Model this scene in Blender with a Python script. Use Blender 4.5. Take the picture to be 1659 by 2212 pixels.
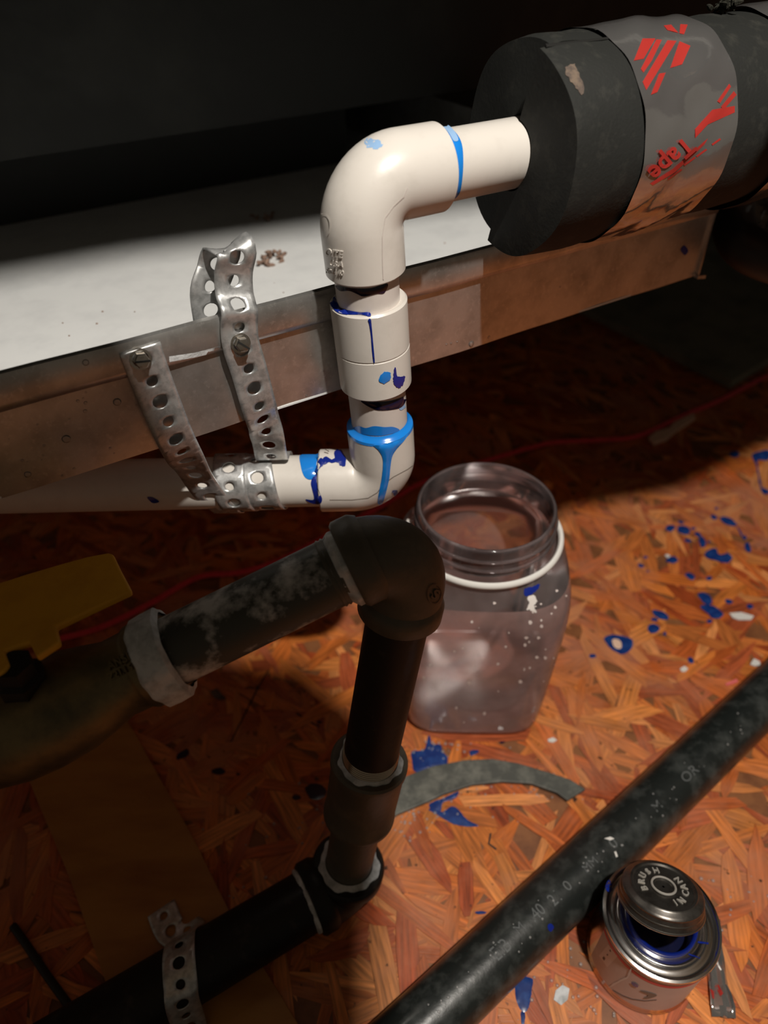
import bpy, bmesh, math, random
import numpy as np
from mathutils import Vector, Matrix
from mathutils.bvhtree import BVHTree
from mathutils.geometry import delaunay_2d_cdt

random.seed(7)
rng = np.random.default_rng(7)
for o in list(bpy.data.objects):
    bpy.data.objects.remove(o)
scene = bpy.context.scene
COL = scene.collection
PI = math.pi
V = Vector

# ------------------------------------------------------------------ camera
W, H, FPX = 1659, 2212, 1534.0
TH, ROLL, CZ = math.radians(41.0), math.radians(1.3), 0.45
CAM = V((0, 0, CZ))
FW = V((0, math.cos(TH), -math.sin(TH)))
R0 = V((1, 0, 0)); U0 = R0.cross(FW)
RT = R0 * math.cos(ROLL) - U0 * math.sin(ROLL)
UP = R0 * math.sin(ROLL) + U0 * math.cos(ROLL)
cam_d = bpy.data.cameras.new('camera')
cam_d.sensor_fit = 'VERTICAL'; cam_d.sensor_height = 36.0; cam_d.sensor_width = 27.0
cam_d.lens = FPX / H * 36.0
cam_d.clip_start = 0.01; cam_d.clip_end = 50
cam_d.dof.use_dof = True; cam_d.dof.focus_distance = 0.305; cam_d.dof.aperture_fstop = 7.0
cam = bpy.data.objects.new('camera', cam_d)
COL.objects.link(cam)
cam.matrix_world = Matrix(((RT.x, UP.x, -FW.x, CAM.x), (RT.y, UP.y, -FW.y, CAM.y), (RT.z, UP.z, -FW.z, CAM.z), (0, 0, 0, 1)))
scene.camera = cam

# ------------------------------------------------------------------ world, lamp, exposure
world = bpy.data.worlds.new('world'); scene.world = world; world.use_nodes = True
bg = world.node_tree.nodes['Background']
bg.inputs[0].default_value = (1.0, 0.84, 0.64, 1); bg.inputs[1].default_value = 0.06
LAMP = V((0.17, -0.04, 0.95))
ld = bpy.data.lights.new('work_light', 'POINT')
ld.energy = 28.0; ld.color = (1.0, 0.93, 0.84); ld.shadow_soft_size = 0.012
lo = bpy.data.objects.new('work_light', ld); COL.objects.link(lo); lo.location = LAMP
vs = scene.view_settings
vs.view_transform = 'Standard'; vs.look = 'None'; vs.exposure = 0.0; vs.gamma = 1.0
vs.use_curve_mapping = False

# ------------------------------------------------------------------ helpers
def ray(x, y): return FW + RT * ((x - W / 2) / FPX) - UP * ((y - H / 2) / FPX)
def atz(x, y, z): d = ray(x, y); return CAM + d * ((z - CZ) / d.z)         # a point of the place at height z
def atd(x, y, dep): return CAM + ray(x, y) * dep
def atpl(x, y, p0, n): d = ray(x, y); return CAM + d * ((p0 - CAM).dot(n) / d.dot(n))
def aty(x, y, yy): d = ray(x, y); return CAM + d * (yy / d.y)
def proj(p):
    d = p - CAM; z = d.dot(FW)
    return (W / 2 + FPX * d.dot(RT) / z, H / 2 - FPX * d.dot(UP) / z, z)
def where(P, d, axis, val, hi=0.4):            # distance along a line where its picture coordinate equals val
    best = min((abs(proj(P + d * t)[axis] - val), t) for t in np.linspace(0, hi, 1600))
    return float(best[1])

MATS = {}
def mat(name, base, rough=0.5, metal=0.0, vary=None, bump=None, spec=0.5, coat=0.0, coords='Object', vary2=None, alpha=None, trans=0.0):
    m = bpy.data.materials.new(name); m.use_nodes = True
    nt = m.node_tree; N = nt.nodes; L = nt.links
    b = N['Principled BSDF']
    b.inputs['Base Color'].default_value = (*base, 1)
    b.inputs['Roughness'].default_value = rough
    b.inputs['Metallic'].default_value = metal
    b.inputs['Specular IOR Level'].default_value = spec
    b.inputs['Coat Weight'].default_value = coat
    b.inputs['Coat Roughness'].default_value = 0.12
    b.inputs['Transmission Weight'].default_value = trans
    if alpha is not None: b.inputs['Alpha'].default_value = alpha
    tc = N.new('ShaderNodeTexCoord')
    last = None
    for vv in (vary, vary2):
        if not vv: continue
        sc_, col2, lo_, hi_ = vv[:4]
        n = N.new('ShaderNodeTexNoise'); n.inputs['Scale'].default_value = sc_; n.inputs['Detail'].default_value = 6
        n.inputs['Roughness'].default_value = 0.62
        mp = N.new('ShaderNodeMapping')
        if len(vv) > 4: mp.inputs['Scale'].default_value = vv[4]
        L.new(tc.outputs[coords], mp.inputs['Vector']); L.new(mp.outputs[0], n.inputs['Vector'])
        r = N.new('ShaderNodeMapRange'); r.inputs[1].default_value = lo_; r.inputs[2].default_value = hi_
        L.new(n.outputs[0], r.inputs[0])
        mx = N.new('ShaderNodeMix'); mx.data_type = 'RGBA'
        L.new(r.outputs[0], mx.inputs[0])
        if last: L.new(last, mx.inputs[6])
        else: mx.inputs[6].default_value = (*base, 1)
        mx.inputs[7].default_value = (*col2, 1)
        last = mx.outputs[2]
    if last: L.new(last, b.inputs['Base Color'])
    if bump:
        n = N.new('ShaderNodeTexNoise'); n.inputs['Scale'].default_value = bump[0]; n.inputs['Detail'].default_value = 5
        bp = N.new('ShaderNodeBump'); bp.inputs['Strength'].default_value = bump[1]; bp.inputs['Distance'].default_value = bump[2] if len(bump) > 2 else 0.0005
        L.new(tc.outputs[coords], n.inputs['Vector']); L.new(n.outputs[0], bp.inputs['Height']); L.new(bp.outputs[0], b.inputs['Normal'])
    MATS[name] = m
    return m

def film(name, tint, milk, milkcol, gloss_rough=0.08, noise=None):
    """thin clear plastic: see-through, with a glossy skin and a milky share"""
    m = bpy.data.materials.new(name); m.use_nodes = True
    nt = m.node_tree; N = nt.nodes; L = nt.links
    N.remove(N['Principled BSDF'])
    out = N['Material Output']
    tr = N.new('ShaderNodeBsdfTransparent'); tr.inputs[0].default_value = (*tint, 1)
    df = N.new('ShaderNodeBsdfDiffuse'); df.inputs[0].default_value = (*milkcol, 1)
    tl = N.new('ShaderNodeBsdfTranslucent'); tl.inputs[0].default_value = (*milkcol, 1)
    ad = N.new('ShaderNodeMixShader'); ad.inputs[0].default_value = 0.45
    L.new(df.outputs[0], ad.inputs[1]); L.new(tl.outputs[0], ad.inputs[2])
    m1 = N.new('ShaderNodeMixShader'); m1.inputs[0].default_value = milk
    L.new(tr.outputs[0], m1.inputs[1]); L.new(ad.outputs[0], m1.inputs[2])
    if noise:
        tc = N.new('ShaderNodeTexCoord'); n = N.new('ShaderNodeTexNoise'); n.inputs['Scale'].default_value = noise[0]; n.inputs['Detail'].default_value = 8
        L.new(tc.outputs['Object'], n.inputs['Vector'])
        r = N.new('ShaderNodeMapRange'); r.inputs[1].default_value = 0.35; r.inputs[2].default_value = 0.75
        r.inputs[3].default_value = milk * noise[1]; r.inputs[4].default_value = min(0.9, milk * noise[2])
        L.new(n.outputs[0], r.inputs[0]); L.new(r.outputs[0], m1.inputs[0])
    fr = N.new('ShaderNodeFresnel'); fr.inputs[0].default_value = 1.45
    gl = N.new('ShaderNodeBsdfGlossy'); gl.inputs['Roughness'].default_value = gloss_rough
    m2 = N.new('ShaderNodeMixShader')
    L.new(fr.outputs[0], m2.inputs[0]); L.new(m1.outputs[0], m2.inputs[1]); L.new(gl.outputs[0], m2.inputs[2])
    L.new(m2.outputs[0], out.inputs[0])
    MATS[name] = m
    return m

def empty(name, loc, label, cat, group=None):
    o = bpy.data.objects.new(name, None); COL.objects.link(o); o.location = loc
    o.empty_display_size = 0.01
    tag(o, label, cat, group); return o
def tag(o, label=None, cat=None, group=None, kind=None):
    if label: o['label'] = label
    if cat: o['category'] = cat
    if group: o['group'] = group
    if kind: o['kind'] = kind
    return o

GEO = {}                                        # world-space geometry kept for laying paint and print onto a surface
def mk(name, verts, faces, material, parent=None, smooth=True, sharp=None, keep=None):
    """one mesh object; verts in world space; its origin set at the middle of its base"""
    vv = [V(v) for v in verts]
    c = V((sum(v.x for v in vv) / len(vv), sum(v.y for v in vv) / len(vv), min(v.z for v in vv)))
    me = bpy.data.meshes.new(name)
    me.from_pydata([tuple(v - c) for v in vv], [], [tuple(f) for f in faces])
    me.validate(); me.update()
    bm = bmesh.new(); bm.from_mesh(me)
    bmesh.ops.recalc_face_normals(bm, faces=bm.faces[:])
    bm.to_mesh(me); bm.free()
    if smooth:
        me.polygons.foreach_set('use_smooth', [True] * len(me.polygons))
        me.set_sharp_from_angle(angle=math.radians(sharp if sharp else 40))
    me.materials.append(MATS[material] if isinstance(material, str) else material)
    o = bpy.data.objects.new(name, me); COL.objects.link(o)
    o.location = c
    if parent is not None:
        o.parent = parent
        pw = V((0, 0, 0)); p = parent
        while p is not None: pw += p.location; p = p.parent
        o.location = c - pw
    if keep: GEO[keep] = (vv, [tuple(f) for f in faces])
    return o

def frames(pts):
    n = len(pts); T = []
    for i in range(n):
        a = pts[max(i - 1, 0)]; b = pts[min(i + 1, n - 1)]
        T.append((b - a).normalized())
    u = V((0, 0, 1)) if abs(T[0].z) < 0.9 else V((1, 0, 0))
    u = (u - T[0] * u.dot(T[0])).normalized()
    out = []
    for i in range(n):
        if i: 
            q = T[i - 1].rotation_difference(T[i]); u = q @ u; u = (u - T[i] * u.dot(T[i])).normalized()
        out.append((T[i], u, T[i].cross(u)))
    return out

def sweep(pts, radii, seg=40, cap=True, tf=None):
    """tube along points; equal consecutive points with new radii make steps. returns verts, faces"""
    pts = [V(p) for p in pts]
    uniq = [pts[0]]; idx = [0]
    for p in pts[1:]:
        if (p - uniq[-1]).length > 1e-7: uniq.append(p)
        idx.append(len(uniq) - 1)
    F = frames(uniq) if tf is None else tf
    vs_, fs = [], []
    for i, p in enumerate(pts):
        t, u, w = F[idx[i]]
        r = radii[i] if hasattr(radii, '__len__') else radii
        for k in range(seg):
            a = 2 * PI * k / seg
            vs_.append(p + u * (math.cos(a) * r) + w * (math.sin(a) * r))
    for i in range(len(pts) - 1):
        for k in range(seg):
            k2 = (k + 1) % seg
            fs.append((i * seg + k, i * seg + k2, (i + 1) * seg + k2, (i + 1) * seg + k))
    if cap:
        fs.append(tuple(range(seg - 1, -1, -1)))
        b = (len(pts) - 1) * seg
        fs.append(tuple(b + k for k in range(seg)))
    return vs_, fs

def lathe(P, axis, prof, seg=48, cap=False, wob=None):
    """profile of (radius, height) about an axis"""
    axis = V(axis).normalized()
    u = V((1, 0, 0)) if abs(axis.x) < 0.9 else V((0, 1, 0))
    u = (u - axis * u.dot(axis)).normalized(); w = axis.cross(u)
    vs_, fs = [], []
    for i, (r, h) in enumerate(prof):
        for k in range(seg):
            a = 2 * PI * k / seg
            rr = r + (wob(a, i) if wob else 0)
            vs_.append(V(P) + axis * h + u * (math.cos(a) * rr) + w * (math.sin(a) * rr))
    n = len(prof)
    for i in range(n - 1):
        for k in range(seg):
            k2 = (k + 1) % seg
            fs.append((i * seg + k, i * seg + k2, (i + 1) * seg + k2, (i + 1) * seg + k))
    if cap:
        fs.append(tuple(range(seg - 1, -1, -1))); fs.append(tuple((n - 1) * seg + k for k in range(seg)))
    return vs_, fs

def torus_prof(r, z, m, n=10, flat=1.0):
    return [(r + m * math.cos(2 * PI * k / n), z + flat * m * math.sin(2 * PI * k / n)) for k in range(n + 1)]

def box(o, x, y, z):
    """box spanned by three edge vectors from corner o"""
    o, x, y, z = V(o), V(x), V(y), V(z)
    v = [o, o + x, o + x + y, o + y, o + z, o + x + z, o + x + y + z, o + y + z]
    f = [(0, 3, 2, 1), (4, 5, 6, 7), (0, 1, 5, 4), (1, 2, 6, 5), (2, 3, 7, 6), (3, 0, 4, 7)]
    return v, f
def merge(*gs):
    v, f = [], []
    for a, b in gs:
        n = len(v); v += list(a); f += [tuple(i + n for i in q) for q in b]
    return v, f
def slab(poly, thick, up=V((0, 0, 1))):
    """prism of a planar outline"""
    n = len(poly); up = V(up)
    v = [V(p) for p in poly] + [V(p) + up * thick for p in poly]
    f = [tuple(range(n - 1, -1, -1)), tuple(range(n, 2 * n))]
    f += [(i, (i + 1) % n, n + (i + 1) % n, n + i) for i in range(n)]
    return v, f
def bevel(o, w=0.0005, seg=2):
    m = o.modifiers.new('bevel', 'BEVEL'); m.width = w; m.segments = seg; m.limit_method = 'ANGLE'; m.angle_limit = math.radians(35)
    return o

def catmull(P, per=16, closed=False):
    P = [V(p) for p in P]; out = []
    n = len(P)
    for i in range(n - 1):
        p0 = P[max(i - 1, 0)]; p1 = P[i]; p2 = P[i + 1]; p3 = P[min(i + 2, n - 1)]
        for k in range(per):
            t = k / per
            out.append(0.5 * ((2 * p1) + (p2 - p0) * t + (2 * p0 - 5 * p1 + 4 * p2 - p3) * t * t + (3 * p1 - p0 - 3 * p2 + p3) * t ** 3))
    out.append(P[-1]); return out

# ---- paint and print lying on a surface
def bvh_of(keys):
    v, f = [], []
    for k in keys:
        a, b = GEO[k]; n = len(v); v += a; f += [tuple(i + n for i in q) for q in b]
    return BVHTree.FromPolygons(v, f)
def pin(poly, x, y):
    c = False; n = len(poly); j = n - 1
    for i in range(n):
        xi, yi = poly[i]; xj, yj = poly[j]
        if (yi > y) != (yj > y) and x < (xj - xi) * (y - yi) / (yj - yi) + xi: c = not c
        j = i
    return c
def edge_dist(poly, x, y):
    best = 1e9; n = len(poly)
    for i in range(n):
        ax, ay = poly[i]; bx, by = poly[(i + 1) % n]
        dx, dy = bx - ax, by - ay; l = dx * dx + dy * dy
        t = 0 if l == 0 else max(0, min(1, ((x - ax) * dx + (y - ay) * dy) / l))
        best = min(best, math.hypot(x - ax - dx * t, y - ay - dy * t))
    return best
def smooth_poly(poly, per=5):
    n = len(poly); out = []
    for i in range(n):
        p0, p1, p2, p3 = [poly[(i + k - 1) % n] for k in range(4)]
        for k in range(per):
            t = k / per
            out.append(tuple(0.5 * ((2 * p1[j]) + (p2[j] - p0[j]) * t + (2 * p0[j] - 5 * p1[j] + 4 * p2[j] - p3[j]) * t * t + (3 * p1[j] - p0[j] - 3 * p2[j] + p3[j]) * t ** 3) for j in (0, 1)))
    return out
def decal(name, polys, keys, material, parent, lift=0.00025, dome=0.0, step=6, smooth=True, jag=0.0):
    """a film of paint, laid on the surface under the outline: real, slightly raised geometry"""
    bv = bvh_of(keys); AV, AF = [], []
    for poly in polys:
        if smooth: poly = smooth_poly(poly)
        if jag: poly = [(x + random.uniform(-jag, jag), y + random.uniform(-jag, jag)) for x, y in poly]
        pts = []
        n = len(poly)
        for i in range(n):
            a, b = poly[i], poly[(i + 1) % n]
            m = max(1, int(math.hypot(b[0] - a[0], b[1] - a[1]) / step))
            for k in range(m): pts.append((a[0] + (b[0] - a[0]) * k / m, a[1] + (b[1] - a[1]) * k / m))
        nb = len(pts); bpoly = pts[:]
        xs = [p[0] for p in pts]; ys = [p[1] for p in pts]
        gx = np.arange(min(xs), max(xs), step); gy = np.arange(min(ys), max(ys), step)
        for x in gx:
            for y in gy:
                if pin(bpoly, x, y) and edge_dist(bpoly, x, y) > step * 0.55: pts.append((float(x), float(y)))
        r = delaunay_2d_cdt([V(p) for p in pts], [(i, (i + 1) % nb) for i in range(nb)], [], 1, 1e-6)
        v2, f2 = r[0], r[2]
        loc = []
        for p in v2:
            h = bv.ray_cast(CAM, ray(p.x, p.y).normalized())
            if h[0] is None: loc.append(None); continue
            nrm = h[1]
            if nrm.dot(ray(p.x, p.y)) > 0: nrm = -nrm
            e = edge_dist(bpoly, p.x, p.y)
            loc.append(h[0] + nrm * (lift + dome * math.sqrt(min(1, e / 10))))
        n0 = len(AV); remap = {}
        for i, q in enumerate(loc):
            if q is not None: remap[i] = len(AV); AV.append(q)
        for f in f2:
            cx = sum(v2[i].x for i in f) / len(f); cy = sum(v2[i].y for i in f) / len(f)
            if not pin(bpoly, cx, cy): continue
            if any(loc[i] is None for i in f): continue
            if max((loc[f[0]] - loc[f[1]]).length, (loc[f[1]] - loc[f[2]]).length, (loc[f[2]] - loc[f[0]]).length) > 0.009: continue
            AF.append(tuple(remap[i] for i in f))
    if not AF: return None
    return mk(name, AV, AF, material, parent, sharp=60)
def stroke(pts, w):
    """outline of a line of width w (w may be a list)"""
    L_, R_ = [], []
    n = len(pts)
    for i, (x, y) in enumerate(pts):
        a = pts[max(0, i - 1)]; b = pts[min(n - 1, i + 1)]
        dx, dy = b[0] - a[0], b[1] - a[1]; l = math.hypot(dx, dy) or 1
        ww = (w[i] if hasattr(w, '__len__') else w) / 2
        L_.append((x - dy / l * ww, y + dx / l * ww)); R_.append((x + dy / l * ww, y - dx / l * ww))
    return L_ + R_[::-1]

def text_mesh(s, size=1.0, bold=0.0):
    c = bpy.data.curves.new('lettering', 'FONT'); c.body = s; c.size = size; c.align_x = 'CENTER'; c.align_y = 'CENTER'; c.resolution_u = 3; c.offset = bold
    o = bpy.data.objects.new('lettering', c); COL.objects.link(o)
    bpy.context.view_layer.update()
    dg = bpy.context.evaluated_depsgraph_get(); me = o.evaluated_get(dg).to_mesh()
    v = [(p.co.x, p.co.y) for p in me.vertices]; f = [tuple(q.vertices) for q in me.polygons]
    o.evaluated_get(dg).to_mesh_clear(); bpy.data.objects.remove(o); bpy.data.curves.remove(c)
    return v, f
def text_on(name, s, cx, cy, hpx, ang, keys, material, parent, lift=0.0004, bold=0.0, wide=1.0, mirror=False, shear=0.0, relief=0.0):
    """lettering printed or cast on a surface"""
    v, f = text_mesh(s, 1.0, bold)
    bv = bvh_of(keys); a = math.radians(ang); out = []; ok = []
    for x, y in v:
        x = x * hpx * wide * (-1 if mirror else 1) + shear * y * hpx; y = y * hpx
        X = cx + x * math.cos(a) + y * math.sin(a); Y = cy + x * math.sin(a) - y * math.cos(a)
        h = bv.ray_cast(CAM, ray(X, Y).normalized())
        if h[0] is None: out.append(V((0, 0, 0))); ok.append(False); continue
        nr = h[1] if h[1].dot(ray(X, Y)) < 0 else -h[1]
        out.append(h[0] + nr * lift); ok.append(True)
    f = [q for q in f if all(ok[i] for i in q)]
    used = sorted({i for q in f for i in q}); rm = {i: k for k, i in enumerate(used)}
    if not f: return None
    o = mk(name, [out[i] for i in used], [tuple(rm[i] for i in q) for q in f], material, parent, smooth=False)
    if relief:
        so = o.modifiers.new('relief', 'SOLIDIFY'); so.thickness = relief; so.offset = -1
    return o

# ------------------------------------------------------------------ materials
mat('pvc', (0.68, 0.645, 0.595), 0.32, vary=(90, (0.61, 0.575, 0.525), 0.5, 0.8), bump=(400, 0.05), coat=0.15)
mat('pvc_stub', (0.64, 0.585, 0.545), 0.36, vary=(90, (0.57, 0.52, 0.48), 0.5, 0.8))
mat('primer_light', (0.012, 0.22, 0.72), 0.18, coat=0.4)
mat('primer_dark', (0.006, 0.02, 0.22), 0.22, coat=0.3)
mat('primer_black', (0.004, 0.006, 0.03), 0.2, coat=0.4)
mat('primer_pale', (0.28, 0.46, 0.72), 0.3)
mat('primer_floor', (0.008, 0.03, 0.16), 0.3, vary=(150, (0.02, 0.07, 0.26), 0.45, 0.7), coat=0.3)
mat('pencil', (0.22, 0.19, 0.16), 0.6)
mat('galvanized', (0.62, 0.61, 0.59), 0.32, 0.86, vary=(55, (0.42, 0.41, 0.39), 0.42, 0.68), bump=(140, 0.10, 0.001), vary2=(420, (0.75, 0.74, 0.72), 0.55, 0.8))
mat('pan_floor', (0.80, 0.815, 0.81), 0.5, 0.0, vary=(40, (0.72, 0.735, 0.735), 0.45, 0.7), vary2=(600, (0.4, 0.4, 0.4), 0.70, 0.78))
mat('strap_metal', (0.62, 0.63, 0.63), 0.40, 0.68, vary=(260, (0.38, 0.39, 0.39), 0.42, 0.66), bump=(300, 0.12, 0.0006))
mat('zinc', (0.62, 0.58, 0.52), 0.28, 1.0, vary=(500, (0.4, 0.36, 0.3), 0.5, 0.7))
mat('foam', (0.014, 0.015, 0.0135), 0.72, vary=(120, (0.032, 0.032, 0.027), 0.52, 0.75), bump=(700, 0.25, 0.0006), spec=0.3)
mat('foam_face', (0.022, 0.022, 0.017), 0.9, vary=(500, (0.06, 0.055, 0.04), 0.55, 0.75), bump=(900, 0.9, 0.001), spec=0.15)
mat('dust', (0.15, 0.11, 0.08), 0.9, vary=(300, (0.08, 0.06, 0.05), 0.4, 0.6))
mat('foil', (0.66, 0.65, 0.64), 0.13, 0.90, bump=(45, 0.18, 0.002))
mat('red_print', (0.38, 0.030, 0.024), 0.3)
mat('iron', (0.080, 0.072, 0.053), 0.5, vary=(60, (0.14, 0.110, 0.076), 0.50, 0.75), bump=(350, 0.35, 0.0006), spec=0.5)
mat('iron_black', (0.013, 0.012, 0.011), 0.5, spec=0.25, vary=(110, (0.04, 0.032, 0.025), 0.56, 0.74), bump=(260, 0.2, 0.0005))
mat('iron_doped', (0.05, 0.052, 0.042), 0.5, vary=(48, (0.60, 0.59, 0.57), 0.47, 0.60, (1, 1, 1)), bump=(200, 0.2, 0.0005))
mat('dope', (0.64, 0.66, 0.67), 0.6, vary=(130, (0.36, 0.38, 0.38), 0.45, 0.65), bump=(260, 0.8, 0.001))
mat('bright_thread', (0.55, 0.45, 0.34), 0.25, 1.0)
mat('lit_iron', (0.30, 0.19, 0.10), 0.7)  # tan that puts light on the elbow's edge into colour
mat('brass', (0.20, 0.155, 0.075), 0.42, 0.75, vary=(70, (0.10, 0.085, 0.05), 0.42, 0.66), bump=(240, 0.3, 0.0006))
mat('yellow_vinyl', (0.80, 0.39, 0.010), 0.5, vary=(60, (0.70, 0.32, 0.008), 0.45, 0.7))
mat('floor_pipe', (0.012, 0.015, 0.014), 0.33, vary=(75, (0.045, 0.05, 0.047), 0.46, 0.66), bump=(190, 0.35, 0.0005), coat=0.15)
mat('stencil', (0.085, 0.092, 0.092), 0.6)
mat('red_wire', (0.82, 0.05, 0.075), 0.38, vary=(200, (0.66, 0.03, 0.05), 0.5, 0.7))
mat('white_plastic', (0.80, 0.79, 0.75), 0.4)
mat('tin', (0.66, 0.65, 0.63), 0.16, 1.0, bump=(80, 0.05, 0.0005))
mat('tin_dark', (0.17, 0.16, 0.145), 0.33, 0.9, vary=(160, (0.11, 0.10, 0.09), 0.45, 0.65))
mat('tin_worn', (0.36, 0.35, 0.32), 0.3, 1.0)
mat('label_paper', (0.66, 0.55, 0.51), 0.55, vary=(60, (0.58, 0.48, 0.44), 0.4, 0.7))
mat('label_pale', (0.80, 0.70, 0.66), 0.55)
mat('label_red', (0.66, 0.07, 0.08), 0.5)
mat('label_ink', (0.10, 0.07, 0.06), 0.6)
mat('white_scratch', (0.75, 0.70, 0.66), 0.6)
mat('rubber_strip', (0.075, 0.078, 0.068), 0.55, vary=(85, (0.19, 0.19, 0.16), 0.45, 0.70), bump=(300, 0.3, 0.0006))
mat('board_grey', (0.20, 0.20, 0.15), 0.85, vary=(18, (0.12, 0.12, 0.09), 0.45, 0.65))
mat('plywood', (0.46, 0.215, 0.05), 0.5, vary=(9, (0.32, 0.125, 0.03), 0.42, 0.66, (1, 4, 1)), vary2=(260, (0.10, 0.04, 0.012), 0.68, 0.76), bump=(120, 0.2, 0.0006))
mat('black_cable', (0.012, 0.012, 0.011), 0.5)
mat('chip_pale', (0.80, 0.56, 0.42), 0.7, vary=(300, (0.7, 0.46, 0.33), 0.4, 0.7))
mat('chip_white', (0.72, 0.70, 0.66), 0.6)
mat('chip_pink', (0.78, 0.16, 0.16), 0.5)
mat('crumb', (0.30, 0.20, 0.15), 0.9, vary=(400, (0.18, 0.11, 0.08), 0.4, 0.6))
mat('cap_letter', (0.42, 0.40, 0.36), 0.4, 0.3)
mat('dark_metal', (0.06, 0.07, 0.06), 0.6)
mat('roof_wood', (0.42, 0.30, 0.19), 0.8, vary=(6, (0.3, 0.2, 0.12), 0.4, 0.65))
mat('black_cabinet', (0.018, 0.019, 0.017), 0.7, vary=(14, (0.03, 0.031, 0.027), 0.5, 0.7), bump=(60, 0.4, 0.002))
mat('attic_dark', (0.05, 0.05, 0.045), 0.9)
film('jar_clear', (0.97, 0.94, 0.95), 0.15, (0.62, 0.52, 0.52), 0.06, (60, 0.5, 1.6))
film('jar_milky', (0.88, 0.80, 0.80), 0.54, (0.66, 0.455, 0.43), 0.12, (45, 0.75, 1.45))
film('water', (0.97, 0.97, 0.97), 0.05, (0.9, 0.9, 0.9), 0.12)
film('glint_drop', (0.95, 0.95, 0.95), 0.34, (0.95, 0.94, 0.92), 0.25)  # water drops, milky white put in to stand for lamp glints
film('bag', (0.90, 0.90, 0.90), 0.12, (0.5, 0.5, 0.5), 0.08)

def osb_material(name, from_object):
    m = bpy.data.materials.new(name); m.use_nodes = True
    nt = m.node_tree; N = nt.nodes; L = nt.links; b = N['Principled BSDF']
    uv = N.new('ShaderNodeUVMap'); uv.uv_map = 'grain'
    mp = N.new('ShaderNodeMapping'); mp.inputs['Scale'].default_value = (45, 520, 1)
    n = N.new('ShaderNodeTexNoise'); n.inputs['Scale'].default_value = 1.0; n.inputs['Detail'].default_value = 5
    L.new(uv.outputs[0], mp.inputs[0]); L.new(mp.outputs[0], n.inputs['Vector'])
    if from_object:
        ci = N.new('ShaderNodeObjectInfo'); csock = ci.outputs['Color']
    else:
        ci = N.new('ShaderNodeAttribute'); ci.attribute_name = 'strand_colour'; csock = ci.outputs['Color']
    r = N.new('ShaderNodeMapRange'); r.inputs[1].default_value = 0.3; r.inputs[2].default_value = 0.7; r.inputs[3].default_value = 0.48; r.inputs[4].default_value = 1.25
    L.new(n.outputs[0], r.inputs[0])
    mu = N.new('ShaderNodeMix'); mu.data_type = 'RGBA'; mu.blend_type = 'MULTIPLY'; mu.inputs[0].default_value = 1
    L.new(csock, mu.inputs[6]); L.new(r.outputs[0], mu.inputs[7])
    # grey-pink dust dried on the boards, and fine dark specks
    ge = N.new('ShaderNodeNewGeometry')
    d1 = N.new('ShaderNodeTexNoise'); d1.inputs['Scale'].default_value = 9; d1.inputs['Detail'].default_value = 7; d1.inputs['Roughness'].default_value = 0.65
    L.new(ge.outputs['Position'], d1.inputs['Vector'])
    dr = N.new('ShaderNodeMapRange'); dr.inputs[1].default_value = 0.46; dr.inputs[2].default_value = 0.64; dr.inputs[4].default_value = 0.62
    L.new(d1.outputs[0], dr.inputs[0])
    mx = N.new('ShaderNodeMix'); mx.data_type = 'RGBA'; L.new(dr.outputs[0], mx.inputs[0]); L.new(mu.outputs[2], mx.inputs[6]); mx.inputs[7].default_value = (0.48, 0.21, 0.120, 1)
    d2 = N.new('ShaderNodeTexNoise'); d2.inputs['Scale'].default_value = 170; d2.inputs['Detail'].default_value = 3
    L.new(ge.outputs['Position'], d2.inputs['Vector'])
    sr = N.new('ShaderNodeMapRange'); sr.inputs[1].default_value = 0.68; sr.inputs[2].default_value = 0.74
    L.new(d2.outputs[0], sr.inputs[0])
    m2 = N.new('ShaderNodeMix'); m2.data_type = 'RGBA'; L.new(sr.outputs[0], m2.inputs[0]); L.new(mx.outputs[2], m2.inputs[6]); m2.inputs[7].default_value = (0.05, 0.02, 0.01, 1)
    L.new(m2.outputs[2], b.inputs['Base Color'])
    b.inputs['Roughness'].default_value = 0.42
    b.inputs['Specular IOR Level'].default_value = 0.4
    bp = N.new('ShaderNodeBump'); bp.inputs['Strength'].default_value = 0.25; bp.inputs['Distance'].default_value = 0.0005
    L.new(n.outputs[0], bp.inputs['Height']); L.new(bp.outputs[0], b.inputs['Normal'])
    MATS[name] = m
osb_material('osb_strand', True); osb_material('osb_field', False)
mat('osb_base', (0.26, 0.10, 0.035), 0.5, vary=(60, (0.16, 0.055, 0.02), 0.4, 0.65))

# ------------------------------------------------------------------ the setting
PALETTE = [(0.56, 0.190, 0.038), (0.50, 0.150, 0.028), (0.42, 0.105, 0.022), (0.33, 0.070, 0.018), (0.60, 0.235, 0.058), (0.52, 0.175, 0.042), (0.36, 0.090, 0.030), (0.63, 0.27, 0.085), (0.46, 0.130, 0.030)]
PALETTE = [(min(0.8, r * 1.24), g * 1.08, b * 1.05) for r, g, b in PALETTE]
def strand_outline(Ls, Ws):
    pts = []; k = 4; tp0, tp1 = random.uniform(0.15, 0.9), random.uniform(0.15, 0.9); sk = random.uniform(-0.9, 0.9) * Ws
    def wd(u): return Ws / 2 * (1 - (1 - tp0) * max(0, 1 - u * 3.2) ** 1.4) * (1 - (1 - tp1) * max(0, u * 3.2 - 2.2) ** 1.4)
    for i in range(k + 1): u = i / k; pts.append((-Ls / 2 + Ls * u - sk, -wd(u) * random.uniform(0.8, 1.08)))
    for i in range(k + 1): u = 1 - i / k; pts.append((-Ls / 2 + Ls * u + sk, wd(u) * random.uniform(0.8, 1.08)))
    return pts

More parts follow.
